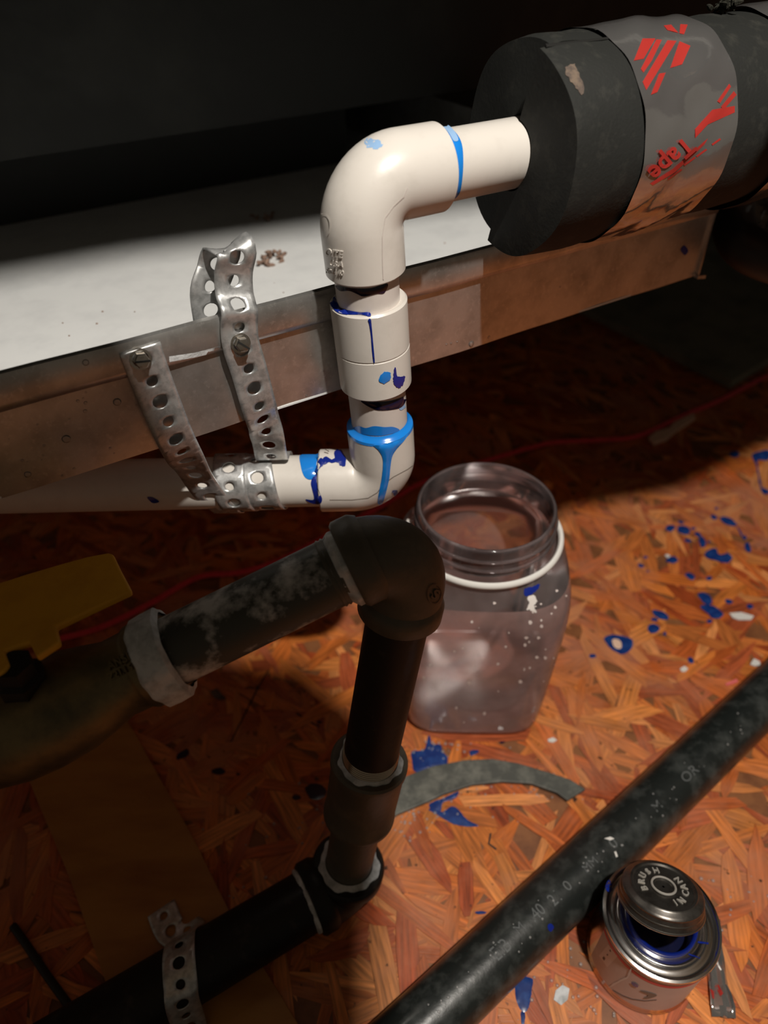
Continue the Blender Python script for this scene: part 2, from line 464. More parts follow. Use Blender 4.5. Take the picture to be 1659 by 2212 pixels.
fv, ff = box((-0.9, -0.5, -0.018), (2.6, 0, 0), (0, 2.6, 0), (0, 0, 0.0180))
floor = mk('floor', fv, ff, 'osb_base', None, smooth=False)
tag(floor, 'orange brown oriented strand board attic floor splashed with blue primer', None, None, 'structure')

def grow_field():
    vv, ff_, cc, uu = [], [], [], []
    n = 5200
    for i in range(n):
        x = random.uniform(-0.42, 0.85); y = random.uniform(-0.02, 1.15)
        Ls = random.uniform(0.03, 0.095); Ws = random.uniform(0.005, 0.017); a = random.gauss(-0.75, 0.75) if random.random() < 0.7 else random.uniform(0, PI)
        z = 0.00005 + 0.00045 * i / n
        pts = strand_outline(Ls, Ws); b = len(vv); c = random.choice(PALETTE); k = random.uniform(0.75, 1.1)
        tilt = random.uniform(-0.004, 0.004)
        for px_, py_ in pts:
            vv.append((x + px_ * math.cos(a) - py_ * math.sin(a), y + px_ * math.sin(a) + py_ * math.cos(a), z + tilt * py_))
            uu.append((px_ + i * 0.37, py_ + i * 0.11)); cc.append((c[0] * k, c[1] * k, c[2] * k, 1))
        ff_.append(tuple(range(b, len(vv))))
    o = mk('strand_field', vv, ff_, 'osb_field', floor, smooth=False)
    me = o.data
    ca = me.color_attributes.new('strand_colour', 'FLOAT_COLOR', 'POINT')
    ca.data.foreach_set('color', [t for c in cc for t in c])
    ul = me.uv_layers.new(name='grain')
    li = [0] * len(me.loops); me.loops.foreach_get('vertex_index', li)
    ul.data.foreach_set('uv', [t for i in li for t in uu[i]])
    tag(o, kind='stuff')
grow_field()

def strand_mesh(k):
    Ls = random.uniform(0.028, 0.075); Ws = random.uniform(0.006, 0.015)
    pts = strand_outline(Ls, Ws); n = len(pts); T = 0.0002
    me = bpy.data.meshes.new('strand')
    me.from_pydata([(x, y, 0) for x, y in pts] + [(x * 0.995, y * 0.97, T) for x, y in pts], [],
                   [tuple(range(n, 2 * n))] + [(i, (i + 1) % n, n + (i + 1) % n, n + i) for i in range(n)])
    ul = me.uv_layers.new(name='grain')
    for l in me.loops:
        c = me.vertices[l.vertex_index].co; ul.data[l.index].uv = (c.x + k * 0.41, c.y + k * 0.13)
    me.materials.append(MATS['osb_strand']); return me
STR = [strand_mesh(k) for k in range(40)]
placed = []; tries = 0
while len(placed) < 300 and tries < 30000:
    tries += 1
    X = random.uniform(-20, W + 20); Y = random.uniform(1020, H + 20)
    p = atz(X, Y, 0)
    if p.y > 0.62: continue
    if any((p.x - q[0]) ** 2 + (p.y - q[1]) ** 2 < 0.0115 ** 2 for q in placed): continue
    placed.append((p.x, p.y))
    o = bpy.data.objects.new('strand', random.choice(STR)); COL.objects.link(o); o.parent = floor
    o.location = V((p.x, p.y, 0.0005 + 0.0003 * len(placed) / 300)) - floor.location
    o.rotation_euler = (0, 0, random.gauss(-0.75, 0.7) if random.random() < 0.7 else random.uniform(0, PI))
    c = random.choice(PALETTE); k = random.uniform(0.8, 1.15); o.color = (c[0] * k, c[1] * k, c[2] * k, 1)

# the equipment hung above the pan, out of the picture: its underside keeps the lamp off the back of the pan
def deck(name, poly, z, th, m):
    v, f = slab([V((x, y, z)) for x, y in poly], th)
    return tag(mk(name, v, f, m, None, smooth=False), kind='structure')
deck('shade_slab_1', [(-1.2, -0.30), (0.032, 0.1208), (0.0586, 0.1334), (0.0889, 0.1430), (0.20, 0.185), (1.4, 0.65), (1.4, 1.8), (-1.2, 1.8)], 0.72, 0.03, 'dark_metal')
# unseen slab added right of the picture to shade the floor past the pan
deck('shade_slab_2', [(0.152, 0.226), (0.1746, 0.2468), (0.2314, 0.2592), (0.2938, 0.2971), (0.6, 0.45), (0.9, 1.2), (0.12, 1.2), (0.12, 0.385), (0.200, 0.372), (0.210, 0.35), (0.196, 0.30), (0.172, 0.278)], 0.46, 0.01, 'attic_dark')
# slab added above the picture, unseen, to keep the near left in shadow
deck('shade_slab_3', [(-0.09, -0.06), (0.094, -0.06), (0.0945, 0.05), (0.092, 0.098), (0.075, 0.115), (0.030, 0.124), (0.012, 0.134), (-0.005, 0.146), (-0.043, 0.155), (-0.09, 0.165)], 0.55, 0.01, 'attic_dark')
# roof boards overhead
deck('ceiling', [(-1.6, -1.5), (2.2, -1.5), (2.2, 2.1), (-1.6, 2.1)], 2.3, 0.03, 'roof_wood')
v, f = box((-1.6, 2.09, -0.05), (3.6, 0, 0), (0, 0.05, 0), (0, 0, 2.4))
tag(mk('wall_back', v, f, 'attic_dark', None, smooth=False), kind='structure')

# ------------------------------------------------------------------ drain pan
PD = V((0.865, 0.5018, 0)).normalized(); PN = V((PD.y, -PD.x, 0))       # along the front, and out of the front
PA = atz(870, 578, 0.324); ZR, ZB = 0.324, 0.2725
def pan_pt(s, o, z): return V((PA.x, PA.y, 0)) + PD * s + PN * o + V((0, 0, z))
S0 = -0.75; S1 = (atz(1555, 400, 0.324) - PA).dot(PD); DEP = 1.25
pan = empty('drain_pan', pan_pt(-0.1, -0.2, ZB), 'galvanized sheet metal drain pan with folded rim behind the white pipes', 'drain pan')
prof = [(0.0, ZB), (0.0, 0.3085), (0.0022, 0.3100), (0.0026, 0.3125), (0.0026, 0.3215), (0.0018, 0.3238), (0.0, 0.3243), (-0.0012, 0.3232), (-0.0016, 0.3215), (-0.0016, ZB + 0.0008)]
v = []; f = []
NS = 60
for i in range(NS + 1):
    s = S0 + (S1 - S0) * i / NS
    for (o_, z_) in prof: v.append(pan_pt(s, o_ + 0.0004 * math.sin(s * 37) + 0.0003 * math.sin(s * 91 + z_ * 40), z_))
m_ = len(prof)
for i in range(NS):
    for k in range(m_ - 1): f.append((i * m_ + k, i * m_ + k + 1, (i + 1) * m_ + k + 1, (i + 1) * m_ + k))
f.append(tuple(range(m_))); f.append(tuple(NS * m_ + k for k in range(m_ - 1, -1, -1)))
mk('front_wall', v, f, 'galvanized', pan, sharp=50, keep='pan_front')
v, f = box(pan_pt(S0, -0.0002, ZB), PD * (S1 - S0), -PN * DEP, V((0, 0, 0.0010)))
mk('pan_bottom', v, f, 'pan_floor', pan, smooth=False, keep='pan_bottom')
v, f = box(pan_pt(S1 - 0.0012, 0.002, ZB), PD * 0.0014, -PN * DEP, V((0, 0, ZR - ZB)))
mk('end_wall', v, f, 'galvanized', pan, smooth=False)
v, f = box(pan_pt(S0, -DEP, ZB), PD * (S1 - S0), -PN * 0.0014, V((0, 0, ZR - ZB)))
mk('back_wall', v, f, 'galvanized', pan, smooth=False)
v, f = slab([pan_pt(S1 - 0.002, 0.003, ZB - 0.001), pan_pt(S1 + 0.007, 0.002, ZB - 0.003), pan_pt(S1 + 0.008, -0.006, ZB - 0.002), pan_pt(S1 - 0.002, -0.004, ZB)], 0.002)
mk('corner_tab', v, f, 'galvanized', pan, smooth=False)
v, f = box(pan_pt(S1, -0.045, 0.300), PD * 0.05, -PN * 0.60, V((0, 0, 0.0012)))
mk('shade_flange', v, f, 'dark_metal', pan, smooth=False)  # strip added to keep lamplight off the floor past the pan end
decal('scrape', [[(365, 770), (420, 762), (482, 746), (482, 757), (420, 772), (366, 782)]], ['pan_front'], 'dope', pan, lift=0.0001, smooth=False)
decal('primer_splash', [[(1470, 538), (1478, 530), (1486, 541), (1480, 551), (1474, 547)]], ['pan_front'], 'primer_dark', pan, lift=0.0002)
# water beads on the front of the pan
def beads(spots, keys, name, lab, cat, m='water'):
    bv = bvh_of(keys); gs = []
    for (x, y, r) in spots:
        h = bv.ray_cast(CAM, ray(x, y).normalized())
        if h[0] is None: continue
        nn = h[1] if h[1].dot(ray(x, y)) < 0 else -h[1]
        gs.append(lathe(h[0] - nn * 0.0001, nn, [(r, 0), (r * 0.92, r * 0.28), (r * 0.68, r * 0.5), (r * 0.36, r * 0.62), (r * 0.02, r * 0.66)], 10))
    o = mk(name, *merge(*gs), m, None); tag(o, lab, cat, None, 'stuff'); return o
sp = [(143, 948, 0.0018), (253, 868, 0.0017), (185, 783, 0.0013), (60, 1025, 0.0014), (185, 870, 0.0008), (168, 866, 0.0007), (184, 888, 0.0009), (238, 968, 0.0006), (150, 905, 0.0006), (455, 934, 0.0011),
      (640, 880, 0.0008), (1018, 743, 0.0016), (1056, 728, 0.0009), (965, 744, 0.0006), (975, 742, 0.0006), (988, 739, 0.0005), (1210, 620, 0.0006), (135, 1028, 0.0006), (160, 1012, 0.0006), (48, 995, 0.0007), (662, 855, 0.0006), (700, 800, 0.0006)]
sp += [(random.uniform(10, 300), 0, random.uniform(0.0003, 0.0006)) for _ in range(14)]
sp = [(x, y if y else 815 - 0.26 * x + random.uniform(70, 230), r) for x, y, r in sp]
beads(sp, ['pan_front'], 'water_beads', 'clear water beads clinging to the front face of the drain pan', 'water')

# the unit standing in the back of the pan on two rails
ah = empty('air_handler', pan_pt(-0.05, -0.6, ZB + 0.001), 'big black equipment cabinet standing in the dark back of the pan', 'cabinet')
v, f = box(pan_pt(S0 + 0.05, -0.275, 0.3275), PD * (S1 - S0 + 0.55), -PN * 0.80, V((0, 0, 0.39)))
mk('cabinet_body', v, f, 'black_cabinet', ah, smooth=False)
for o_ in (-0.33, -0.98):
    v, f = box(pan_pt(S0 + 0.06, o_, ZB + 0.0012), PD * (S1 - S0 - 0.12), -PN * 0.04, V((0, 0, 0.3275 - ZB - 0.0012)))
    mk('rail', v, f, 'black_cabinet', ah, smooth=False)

# ------------------------------------------------------------------ white pvc drain line
E1 = aty(773, 395, 0.283); E2 = aty(831, 1035, 0.287)
AX = (E2 - E1).normalized()
DD = ray(4500, -310); DD.z = 0; DD.normalize()
LX = V((-1, 0.0, 0.0))
RP, RS = 0.01335, 0.0164
pvc = empty('pvc_drain_line', V((E2.x, E2.y, E2.z - 0.016)), 'white plastic drain pipe with two elbows and a coupling, streaked blue with primer', 'drain pipe')
def elbow(C, a, b, la, lb, r, rp, rb=0.014, lip=0.0012):
    """bend from C+a*la through C to C+b*lb"""
    pts, rad = [], []
    A, B = C + a * la, C + b * lb
    pts += [A, A, A + (-a) * lip * 0.5]; rad += [rp * 0.99, r - lip * 0.5, r]
    th = math.acos(max(-1, min(1, (-a).dot(b)))); tl = rb * math.tan(th / 2)
    P0 = C + a * tl
    for k in range(1, 6): pts.append(A.lerp(P0, k / 6)); rad.append(r)
    cdir = ((a + b).normalized()); O = C + cdir * (rb / math.cos(th / 2))
    r0 = P0 - O; axis = r0.cross(C + b * tl - O).normalized()
    for k in range(0, 15):
        q = Matrix.Rotation(th * k / 14, 3, axis) @ r0
        pts.append(O + q); rad.append(r * (1 - 0.02 * math.sin(PI * k / 14)))
    P1 = C + b * tl
    for k in range(1, 6): pts.append(P1.lerp(B, k / 6)); rad.append(r)
    pts += [B - b * lip * 0.5, B, B]; rad += [r, r - lip * 0.5, rp * 0.99]
    return sweep(pts, rad, 56, cap=False)
tU = where(E1, AX, 1, 583); tD = where(E1, DD, 0, 942)
v, f = elbow(E1, AX, DD, tU, tD, RS, RP, 0.016)
el1 = mk('elbow', v, f, 'pvc', pvc, keep='elbow1', sharp=35)
v, f = sweep([E1 + DD * (tD - 0.012), E1 + DD * 0.34], RP, 48)
pipe_u = mk('pipe', v, f, 'pvc', pvc, keep='pipe_u')
c0 = where(E1, AX, 1, 645); c1 = where(E1, AX, 1, 826); cm = where(E1, AX, 1, 744)
v, f = sweep([E1 + AX * (tU - 0.006), E1 + AX * (c0 + 0.01)], RP, 48); mk('pipe_stub', v, f, 'pvc_stub', pvc, keep='stub1')
prof = [(RP * 0.99, c0 + 0.0006), (RS - 0.0008, c0), (RS, c0 + 0.0008), (RS, cm - 0.0004), (RS - 0.00025, cm - 0.0001), (RS - 0.00025, cm + 0.0003), (RS, cm + 0.0006), (RS, c1 - 0.0008), (RS - 0.0008, c1), (RP * 0.99, c1)]
v, f = lathe(E1, AX, prof, 56); coup = mk('coupling', v, f, 'pvc', pvc, keep='coupling', sharp=35)
LTOT = (E2 - E1).length
e0 = where(E1, AX, 1, 916)
v, f = sweep([E1 + AX * (c1 - 0.006), E1 + AX * (e0 + 0.008)], RP, 48); mk('pipe_stub', v, f, 'pvc_stub', pvc, keep='stub2')
lL = abs(aty(692, 1037, 0.287).x - E2.x)
v, f = elbow(E2, -AX, LX, LTOT - e0, lL, RS - 0.0003, RP, 0.015)
el2 = mk('elbow', v, f, 'pvc', pvc, keep='elbow2', sharp=35)
v, f = sweep([E2 + LX * (lL - 0.012), E2 + LX * 0.34], RP, 48); pipe_l = mk('pipe', v, f, 'pvc', pvc, keep='pipe_l')

# primer on the joints
decal('primer_ring', [[(945, 268), (968, 274), (986, 290), (997, 312), (1000, 345), (998, 385), (992, 416), (978, 428), (972, 395), (968, 350), (962, 318), (952, 292)]], ['pipe_u'], 'primer_light', pvc, lift=0.0003, dome=0.0006)
decal('primer_film', [[(953, 274), (968, 276), (982, 291), (988, 306), (978, 308), (968, 292)]], ['pipe_u'], 'primer_pale', pvc, lift=0.0010)
decal('primer_ring', [[(727, 616), (760, 622), (800, 622), (836, 612), (830, 632), (815, 634), (805, 636), (785, 640), (770, 634), (755, 628), (735, 628)]], ['stub1'], 'primer_black', pvc, dome=0.0003)
decal('primer_ring', [[(713, 655), (720, 640), (730, 655), (735, 664), (755, 670), (778, 674), (798, 674), (800, 684), (780, 681), (750, 680), (728, 674)]], ['coupling', 'stub1'], 'primer_dark', pvc, dome=0.0005)
decal('drip', [stroke([(798, 690), (800, 700), (803, 725), (805, 750), (808, 781)], [6, 5, 3.5, 4, 3])], ['coupling'], 'primer_dark', pvc, dome=0.0004, step=3)
decal('primer_dab', [[(819, 815), (830, 803), (843, 806), (842, 820), (830, 828), (820, 824)]], ['coupling'], 'primer_light', pvc, dome=0.0002, jag=1)
decal('primer_dab', [[(849, 812), (853, 793), (858, 812), (874, 812), (870, 829), (860, 838), (850, 828)]], ['coupling'], 'primer_dark', pvc, dome=0.0002, jag=1.2)
decal('primer_streak', [[(885, 750), (888, 752), (890, 790), (889, 812), (883, 808), (881, 780)]], ['coupling'], 'primer_dark', pvc, dome=0.0002)
decal('primer_film', [[(786, 302), (810, 300), (826, 312), (812, 322), (790, 316)]], ['elbow1'], 'primer_pale', pvc, lift=0.00006, jag=3)
decal('primer_ring', [[(780, 866), (800, 868), (840, 866), (868, 858), (876, 850), (877, 862), (868, 878), (850, 884), (820, 886), (800, 880)]], ['stub2'], 'primer_black', pvc, dome=0.0005)
decal('primer_film', [[(862, 878), (876, 864), (878, 876), (866, 886)]], ['stub2'], 'primer_pale', pvc, lift=0.0002)
# the flooded collar of the lower elbow and the long drip
v, f = lathe(E1 + AX * e0, -AX, [(RP + 0.0001, 0.0026), (RP + 0.0006, 0.0016), (RS - 0.0011, 0.0008), (RS - 0.0004, 0.0002), (RS - 0.0002, -0.0012)], 64, wob=lambda a, i: 0)
mk('primer_collar', v, f, 'primer_light', pvc)
decal('primer_film', [[(762, 926), (775, 935), (800, 940), (830, 940), (862, 930), (850, 922), (830, 922), (808, 920), (790, 924), (775, 920)]], ['stub2'], 'primer_light', pvc, lift=0.0002)
decal('drip', [[(795, 955), (830, 958), (865, 947), (880, 938), (872, 952), (856, 970), (847, 986), (843, 1010), (841, 1032), (834, 1062), (827, 1084), (822, 1091), (816, 1086), (818, 1066), (824, 1036), (827, 1008), (826, 988), (818, 973), (806, 962)]], ['elbow2'], 'primer_light', pvc, dome=0.0006)
decal('primer_ring', [[(650, 981), (688, 980), (684, 1000), (682, 1024), (672, 1036), (658, 1030), (650, 1008)]], ['pipe_l', 'elbow2'], 'primer_light', pvc, dome=0.0004)
decal('primer_streak', [[(683, 1008), (692, 990), (700, 998), (688, 1016), (684, 1040), (690, 1062), (696, 1078), (690, 1088), (672, 1086), (660, 1078), (678, 1078), (674, 1056), (672, 1040)]], ['pipe_l', 'elbow2'], 'primer_dark', pvc, dome=0.0004)
decal('primer_dab', [[(700, 988), (720, 992), (724, 975), (732, 968), (742, 978), (748, 1002), (738, 1008), (728, 1000), (712, 1000), (700, 1004), (690, 1012)]], ['elbow2'], 'primer_dark', pvc, dome=0.0003, jag=1.5)
decal('primer_dab', [[(846, 1060), (858, 1058), (868, 1054), (864, 1066), (855, 1072)]], ['elbow2'], 'primer_dark', pvc, dome=0.0002, jag=1.2)
decal('primer_dab', [[(318, 1074), (330, 1074), (344, 1083), (330, 1086)]], ['pipe_l'], 'primer_dark', pvc, dome=0.0002)
decal('mold_seam', [stroke([(712, 1080), (760, 1080), (795, 1076), (815, 1064), (828, 1046), (850, 1030), (880, 1014), (897, 1002)], 1.6)], ['elbow2'], 'pencil', pvc, lift=0.0001, step=3, smooth=False)
decal('mold_seam', [stroke([(828, 604), (826, 560), (826, 510), (832, 470), (850, 445), (872, 425), (880, 405)], 2.0)], ['elbow1'], 'pvc_stub', pvc, lift=0.0002, step=3, smooth=False)
text_on('cast_letters', 'OITE', 722, 548, 22, 9, ['elbow1'], 'pvc', pvc, relief=0.0004, lift=0.00035, wide=0.8, bold=0.012)
text_on('cast_letters', 'U.S.A', 727, 570, 16, 9, ['elbow1'], 'pvc', pvc, relief=0.0004, lift=0.00035, wide=0.8, bold=0.01)
text_on('cast_letters', 'SCH 40', 724, 588, 15, 9, ['elbow1'], 'pvc', pvc, relief=0.0004, lift=0.00035, wide=0.8, bold=0.01)
decal('cast_ring', [stroke([(700 + 14 * math.cos(a), 487 + 26 * math.sin(a)) for a in np.linspace(-2.2, 2.2, 16)], 2.2)], ['elbow1'], 'pvc', pvc, lift=0.0003, step=3, smooth=False)
text_on('cast_letters', '1/2', 707, 974, 14, -75, ['elbow2'], 'pencil', pvc, lift=0.0004)

# ------------------------------------------------------------------ foam pipe insulation
RF = 0.0408
ins = empty('pipe_insulation', E1 + DD * 0.13 + V((0, 0, -RF)), 'black foam pipe sleeve wrapped with shiny red-printed tape, resting on the pan rim', 'pipe insulation')
ou = V((0, 0, 1)); ow = DD.cross(ou)              # up, and to the near side
def shell(t0f, t1, r0, r1, a0, a1, nseg, nl, wob=0.0003):
    """part of a thick-walled tube: start offset t0f(angle)"""
    vv, ff_ = [], []
    for i in range(nseg + 1):
        a = a0 + (a1 - a0) * i / nseg
        d = ou * math.cos(a) + ow * math.sin(a)
        s0 = t0f(a)
        for k in range(nl + 1):
            t = s0 + (t1 - s0) * k / nl
            r = r1 + wob * math.sin(a * 7 + t * 90) + wob * math.sin(a * 3 - t * 210)
            if k == 0: r -= 0.0007
            vv.append(E1 + DD * t + d * r)
        for k in range(nl, -1, -1):
            t = s0 + (t1 - s0) * k / nl
            vv.append(E1 + DD * t + d * r0)
    m = 2 * (nl + 1)
    for i in range(nseg):
        for k in range(m): ff_.append((i * m + k, i * m + (k + 1) % m, (i + 1) * m + (k + 1) % m, (i + 1) * m + k))
    ff_.append(tuple(range(m))); ff_.append(tuple(nseg * m + k for k in range(m - 1, -1, -1)))
    return vv, ff_
T0 = 0.078
v, f = shell(lambda a: T0 - 0.0075 + 0.0008 * math.sin(a * 2.2), 0.1065, RP + 0.0008, RF, 0.30, PI + 0.27, 40, 6)
mk('near_half', v, f, 'foam', ins, keep='foam_n', sharp=45)
v, f = shell(lambda a: T0 - 0.0005 + 0.0006 * math.sin(a * 3), 0.1065, RP + 0.0008, RF - 0.0005, PI + 0.275, 2 * PI + 0.25, 40, 6)
mk('far_half', v, f, 'foam', ins, keep='foam_f', sharp=45)
v, f = shell(lambda a: 0.150, 0.34, RP + 0.0008, RF - 0.0006, 0, 2 * PI, 72, 8); mk('sleeve', v, f, 'foam', ins, keep='foam_2')
def tape_band(t0, t1, r):
    vv, ff_ = [], []; ns, nl = 110, 12
    for i in range(ns + 1):
        a = 2 * PI * i / ns
        d = ou * math.cos(a) + ow * math.sin(a)
        for k in range(nl + 1):
            t = t0 + (t1 - t0) * k / nl
            w_ = 0.0006 * math.sin(a * 5 + t * 160) * math.sin(PI * k / nl) + 0.0005 * math.sin(a * 2 - t * 80) + 0.0003 * math.sin(a * 13 + t * 300)
            dent = -0.0022 * math.exp(-(((a - 1.15) / 0.22) ** 2 + ((t - 0.131) / 0.008) ** 2))
            vv.append(E1 + DD * t + d * (r + w_ + dent))
    for i in range(ns):
        for k in range(nl): ff_.append((i * (nl + 1) + k, i * (nl + 1) + k + 1, (i + 1) * (nl + 1) + k + 1, (i + 1) * (nl + 1) + k))
    return vv, ff_
v, f = tape_band(0.1035, 0.1545, RF + 0.0008); tape1 = mk('tape_band', v, f, 'foil', ins, keep='tape1', sharp=80)
v, f = tape_band(0.1940, 0.2500, RF + 0.0012); tape2 = mk('tape_band', v, f, 'foil', ins, keep='tape2', sharp=80)
# red print on the tape
def zt(x, y): return (1330 + x / 5.027, 20 + y / 5.027)
def on_tape(name, pol):
    for q in pol: decal(name, [[zt(*p) for p in q]], ['tape1'], 'red_print', tape1, lift=0.00015, smooth=False, step=5)
on_tape('printed_bar', [[(290, 320), (430, 320), (300, 540), (195, 560)], [(440, 330), (500, 335), (390, 560), (300, 690), (270, 650)], [(560, 340), (660, 345), (330, 880), (290, 790)], [(690, 350), (810, 400), (720, 600), (590, 640)], [(470, 700), (540, 690), (450, 900), (380, 930)]])
on_tape('printed_bar', [[(520, 180), (600, 170), (680, 260), (560, 230)], [(700, 165), (780, 170), (740, 275), (690, 265)]])
on_tape('printed_bar', [[(1100, 1000), (1230, 810), (1250, 840), (1130, 1020)], [(1140, 1060), (1280, 890), (1310, 930), (1170, 1090)], [(860, 1300), (1050, 1090), (1290, 1050), (1290, 1120), (1000, 1250), (860, 1400)]])
on_tape('printed_bar', [[(370, 1890), (620, 1730), (1000, 1400), (960, 1470), (640, 1770), (400, 1910)]])
text_on('printed_letters', 'Tape', *zt(590, 1620), 54, 180 - 41, ['tape1'], 'red_print', tape1, lift=0.0007, bold=0.025, wide=1.05)
for (x, y, l) in [(640, 1790, 150), (800, 1650, 120), (930, 1560, 110), (1090, 1440, 90)]:
    q = [zt(x - l * .5, y + l * .36), zt(x + l * .5, y - l * .36)]
    decal('printed_bar', [stroke(q, 4)], ['tape1'], 'red_print', tape1, lift=0.00015, smooth=False, step=5)
decal('dust_smudge', [[(1222, 145), (1240, 140), (1250, 160), (1262, 190), (1255, 205), (1240, 185), (1225, 165)]], ['foam_n'], 'dust', ins, lift=0.0002, jag=2)
# fuzzy torn scrap on top of the sleeve
gs = []
tp = E1 + DD * 0.181 + ou * (RF + 0.001)
for k in range(26):
    p = tp + V((random.gauss(0, .0028), random.gauss(0, .0028), abs(random.gauss(.0015, .0025))))
    d = V((random.gauss(0, 1), random.gauss(0, 1), random.gauss(.3, 1))).normalized() * random.uniform(.002, .005)
    gs.append(sweep([p, p + d * .5, p + d], [.0012, .001, .0003], 5))
mk('torn_scrap', *merge(*gs), 'foam_face', ins, smooth=False)
v, f = sweep([E1 + DD * 0.104 + ou * (RF - 0.0022) + ow * 0.0120, E1 + DD * 0.073 + ou * (RF - 0.0022) + ow * 0.0122], [0.0006, 0.0009], 8)
mk('slit', v, f, 'black_cable', ins)

# ------------------------------------------------------------------ punched hanger strap
def ribbon(name, ctrl, width, pitch, parent, first_big=True, thick=0.0007, material='strap_metal', jag_end=0.0):
    """flat punched strap through (point, normal) stations; holes alternate large and small"""
    P = catmull([c[0] for c in ctrl], 24); Nn = catmull([c[1] for c in ctrl], 24)
    S = [0.0]
    for i in range(1, len(P)): S.append(S[-1] + (P[i] - P[i - 1]).length)
    T = []
    for i in range(len(P)):
        T.append((P[min(i + 1, len(P) - 1)] - P[max(i - 1, 0)]).normalized())
    Wd = [T[i].cross(Nn[i]).normalized() for i in range(len(P))]
    Sa = np.array(S); Pa = np.array([tuple(p) for p in P]); Wa = np.array([tuple(p) for p in Wd])
    def mp(s, t):
        s = min(max(s, 0), S[-1])
        p = V([np.interp(s, Sa, Pa[:, k]) for k in range(3)]); w = V([np.interp(s, Sa, Wa[:, k]) for k in range(3)]).normalized()
        return p + w * t
    ncell = max(1, int(round(S[-1] / pitch))); pt = S[-1] / ncell
    bm = bmesh.new(); per = 6; centers = []
    for c in range(ncell):
        sc_ = (c + 0.5) * pt; r = 0.0031 if (c % 2 == 0) == first_big else 0.0023
        centers.append(mp(sc_, 0))
        ring = []
        hw, hp = width / 2, pt / 2
        for k in range(per): ring.append((-hp + 2 * hp * k / per, -hw))
        for k in range(per): ring.append((hp, -hw + 2 * hw * k / per))
        for k in range(per): ring.append((hp - 2 * hp * k / per, hw))
        for k in range(per): ring.append((-hp, hw - 2 * hw * k / per))
        n = len(ring); rows = []
        for q in (0.0, 0.33, 0.66, 1.0):
            row = []
            for (x, y) in ring:
                a = math.atan2(y, x); hx, hy = r * math.cos(a), r * math.sin(a)
                X, Y = hx + (x - hx) * q, hy + (y - hy) * q
                if jag_end and c == ncell - 1 and q == 1.0 and x > hp * 0.9: X -= jag_end * (0.5 + 0.5 * math.sin(y * 900))
                row.append(bm.verts.new(mp(sc_ + X, Y)))
            rows.append(row)
        for i in range(3):
            for k in range(n): bm.faces.new((rows[i][k], rows[i][(k + 1) % n], rows[i + 1][(k + 1) % n], rows[i + 1][k]))
    bmesh.ops.remove_doubles(bm, verts=bm.verts[:], dist=0.00004)
    bmesh.ops.recalc_face_normals(bm, faces=bm.faces[:])
    vv = [x.co.copy() for x in bm.verts]; bm.verts.index_update(); ff_ = [tuple(x.index for x in q.verts) for q in bm.faces]
    bm.free()
    o = mk(name, vv, ff_, material, parent, sharp=50)
    so = o.modifiers.new('thickness', 'SOLIDIFY'); so.thickness = thick; so.offset = 0
    return o
def onpan(x, y, off): return atpl(x, y, PA + PN * off, PN)
YP, ZP = E2.y, E2.z
def xat(px_): return aty(px_, 1035, YP - 0.0138).x
ctrl = [(onpan(303, 752, 0.0042), PN), (onpan(316, 790, 0.0044), PN), (onpan(345, 865, 0.0044), PN), (onpan(385, 960, 0.0040), PN),
        (aty(422, 1025, YP - 0.0195), V((0, -1, 0.2))), (aty(455, 1072, YP - 0.0140), V((0, -1, -0.3)))]
for deg in range(50, 900, 20):
    a = math.radians(deg)
    if deg < 360: x = xat(470 + (494 - 470) * (deg - 50) / 310)
    elif deg < 720: x = xat(494 + (562 - 494) * (deg - 360) / 360)
    else: x = xat(562 + (583 - 562) * (deg - 720) / 160)
    r = 0.0150 - 0.0010 * (deg - 50) / 835
    d = V((0, -math.cos(a), -math.sin(a)))
    ctrl.append((V((x, YP, ZP)) + d * r, d))
ctrl += [(V((xat(586), YP + 0.0125, ZP + 0.0070)), V((0, 1, 0.4))), (V((xat(586), YP + 0.0065, ZP + 0.0140)), V((0, 0.5, 0.9))), (V((xat(585), YP - 0.0030, ZP + 0.0165)), V((0, 0.4, 0.9))), (aty(580, 955, YP - 0.0095), V((0, 1, 0.2))), (onpan(571, 918, -0.0010), -PN), (onpan(564, 892, 0.0030), -PN), (onpan(556, 865, 0.0042), -PN), (onpan(538, 800, 0.0040), -PN), (onpan(521, 745, 0.0042), -PN), (onpan(517, 705, 0.0042), -PN),
         (onpan(518, 672, 0.0050), -PN + V((0, 0, .5))), (onpan(507, 635, 0.0000), -PN), (onpan(505, 590, -0.0015), -PN), (onpan(512, 552, 0.0005), -PN), (onpan(500, 529, -0.0045), V((0, 0, -1)) + PD * 0.4), (onpan(478, 548, -0.010), PN),
         (onpan(466, 585, -0.012), PN), (onpan(452, 630, -0.010), PN), (onpan(458, 690, -0.010), PN), (onpan(462, 735, -0.012), PN)]
strap = empty('hanger_strap', V((xat(530), YP, ZP - 0.016)), 'punched galvanized hanger strap wound round the white pipe and screwed to the pan', 'hanger strap')
ribbon('strap_band', ctrl, 0.0158, 0.0098, strap, jag_end=0.002)
def screw(P, n, up, parent, label):
    g = lathe(P, n, [(0.0042, 0), (0.0042, 0.0008), (0.0032, 0.0009)], 24)
    hexp = []
    vv, ff_ = lathe(P, n, [(0.0031, 0.0007), (0.0031, 0.0042), (0.0027, 0.0047), (0.0014, 0.0049), (0.0001, 0.0049)], 6)
    o = mk('screw', *merge(g, (vv, ff_)), 'zinc', parent, sharp=25); o['label'] = label
    t = n.cross(up).normalized()
    b_, f_ = box(P + n * 0.0046 - t * 0.0029 - up * 0.0004, t * 0.0058, up * 0.0008, n * 0.0005)
    mk('slot', b_, f_, 'black_cable', o, smooth=False)
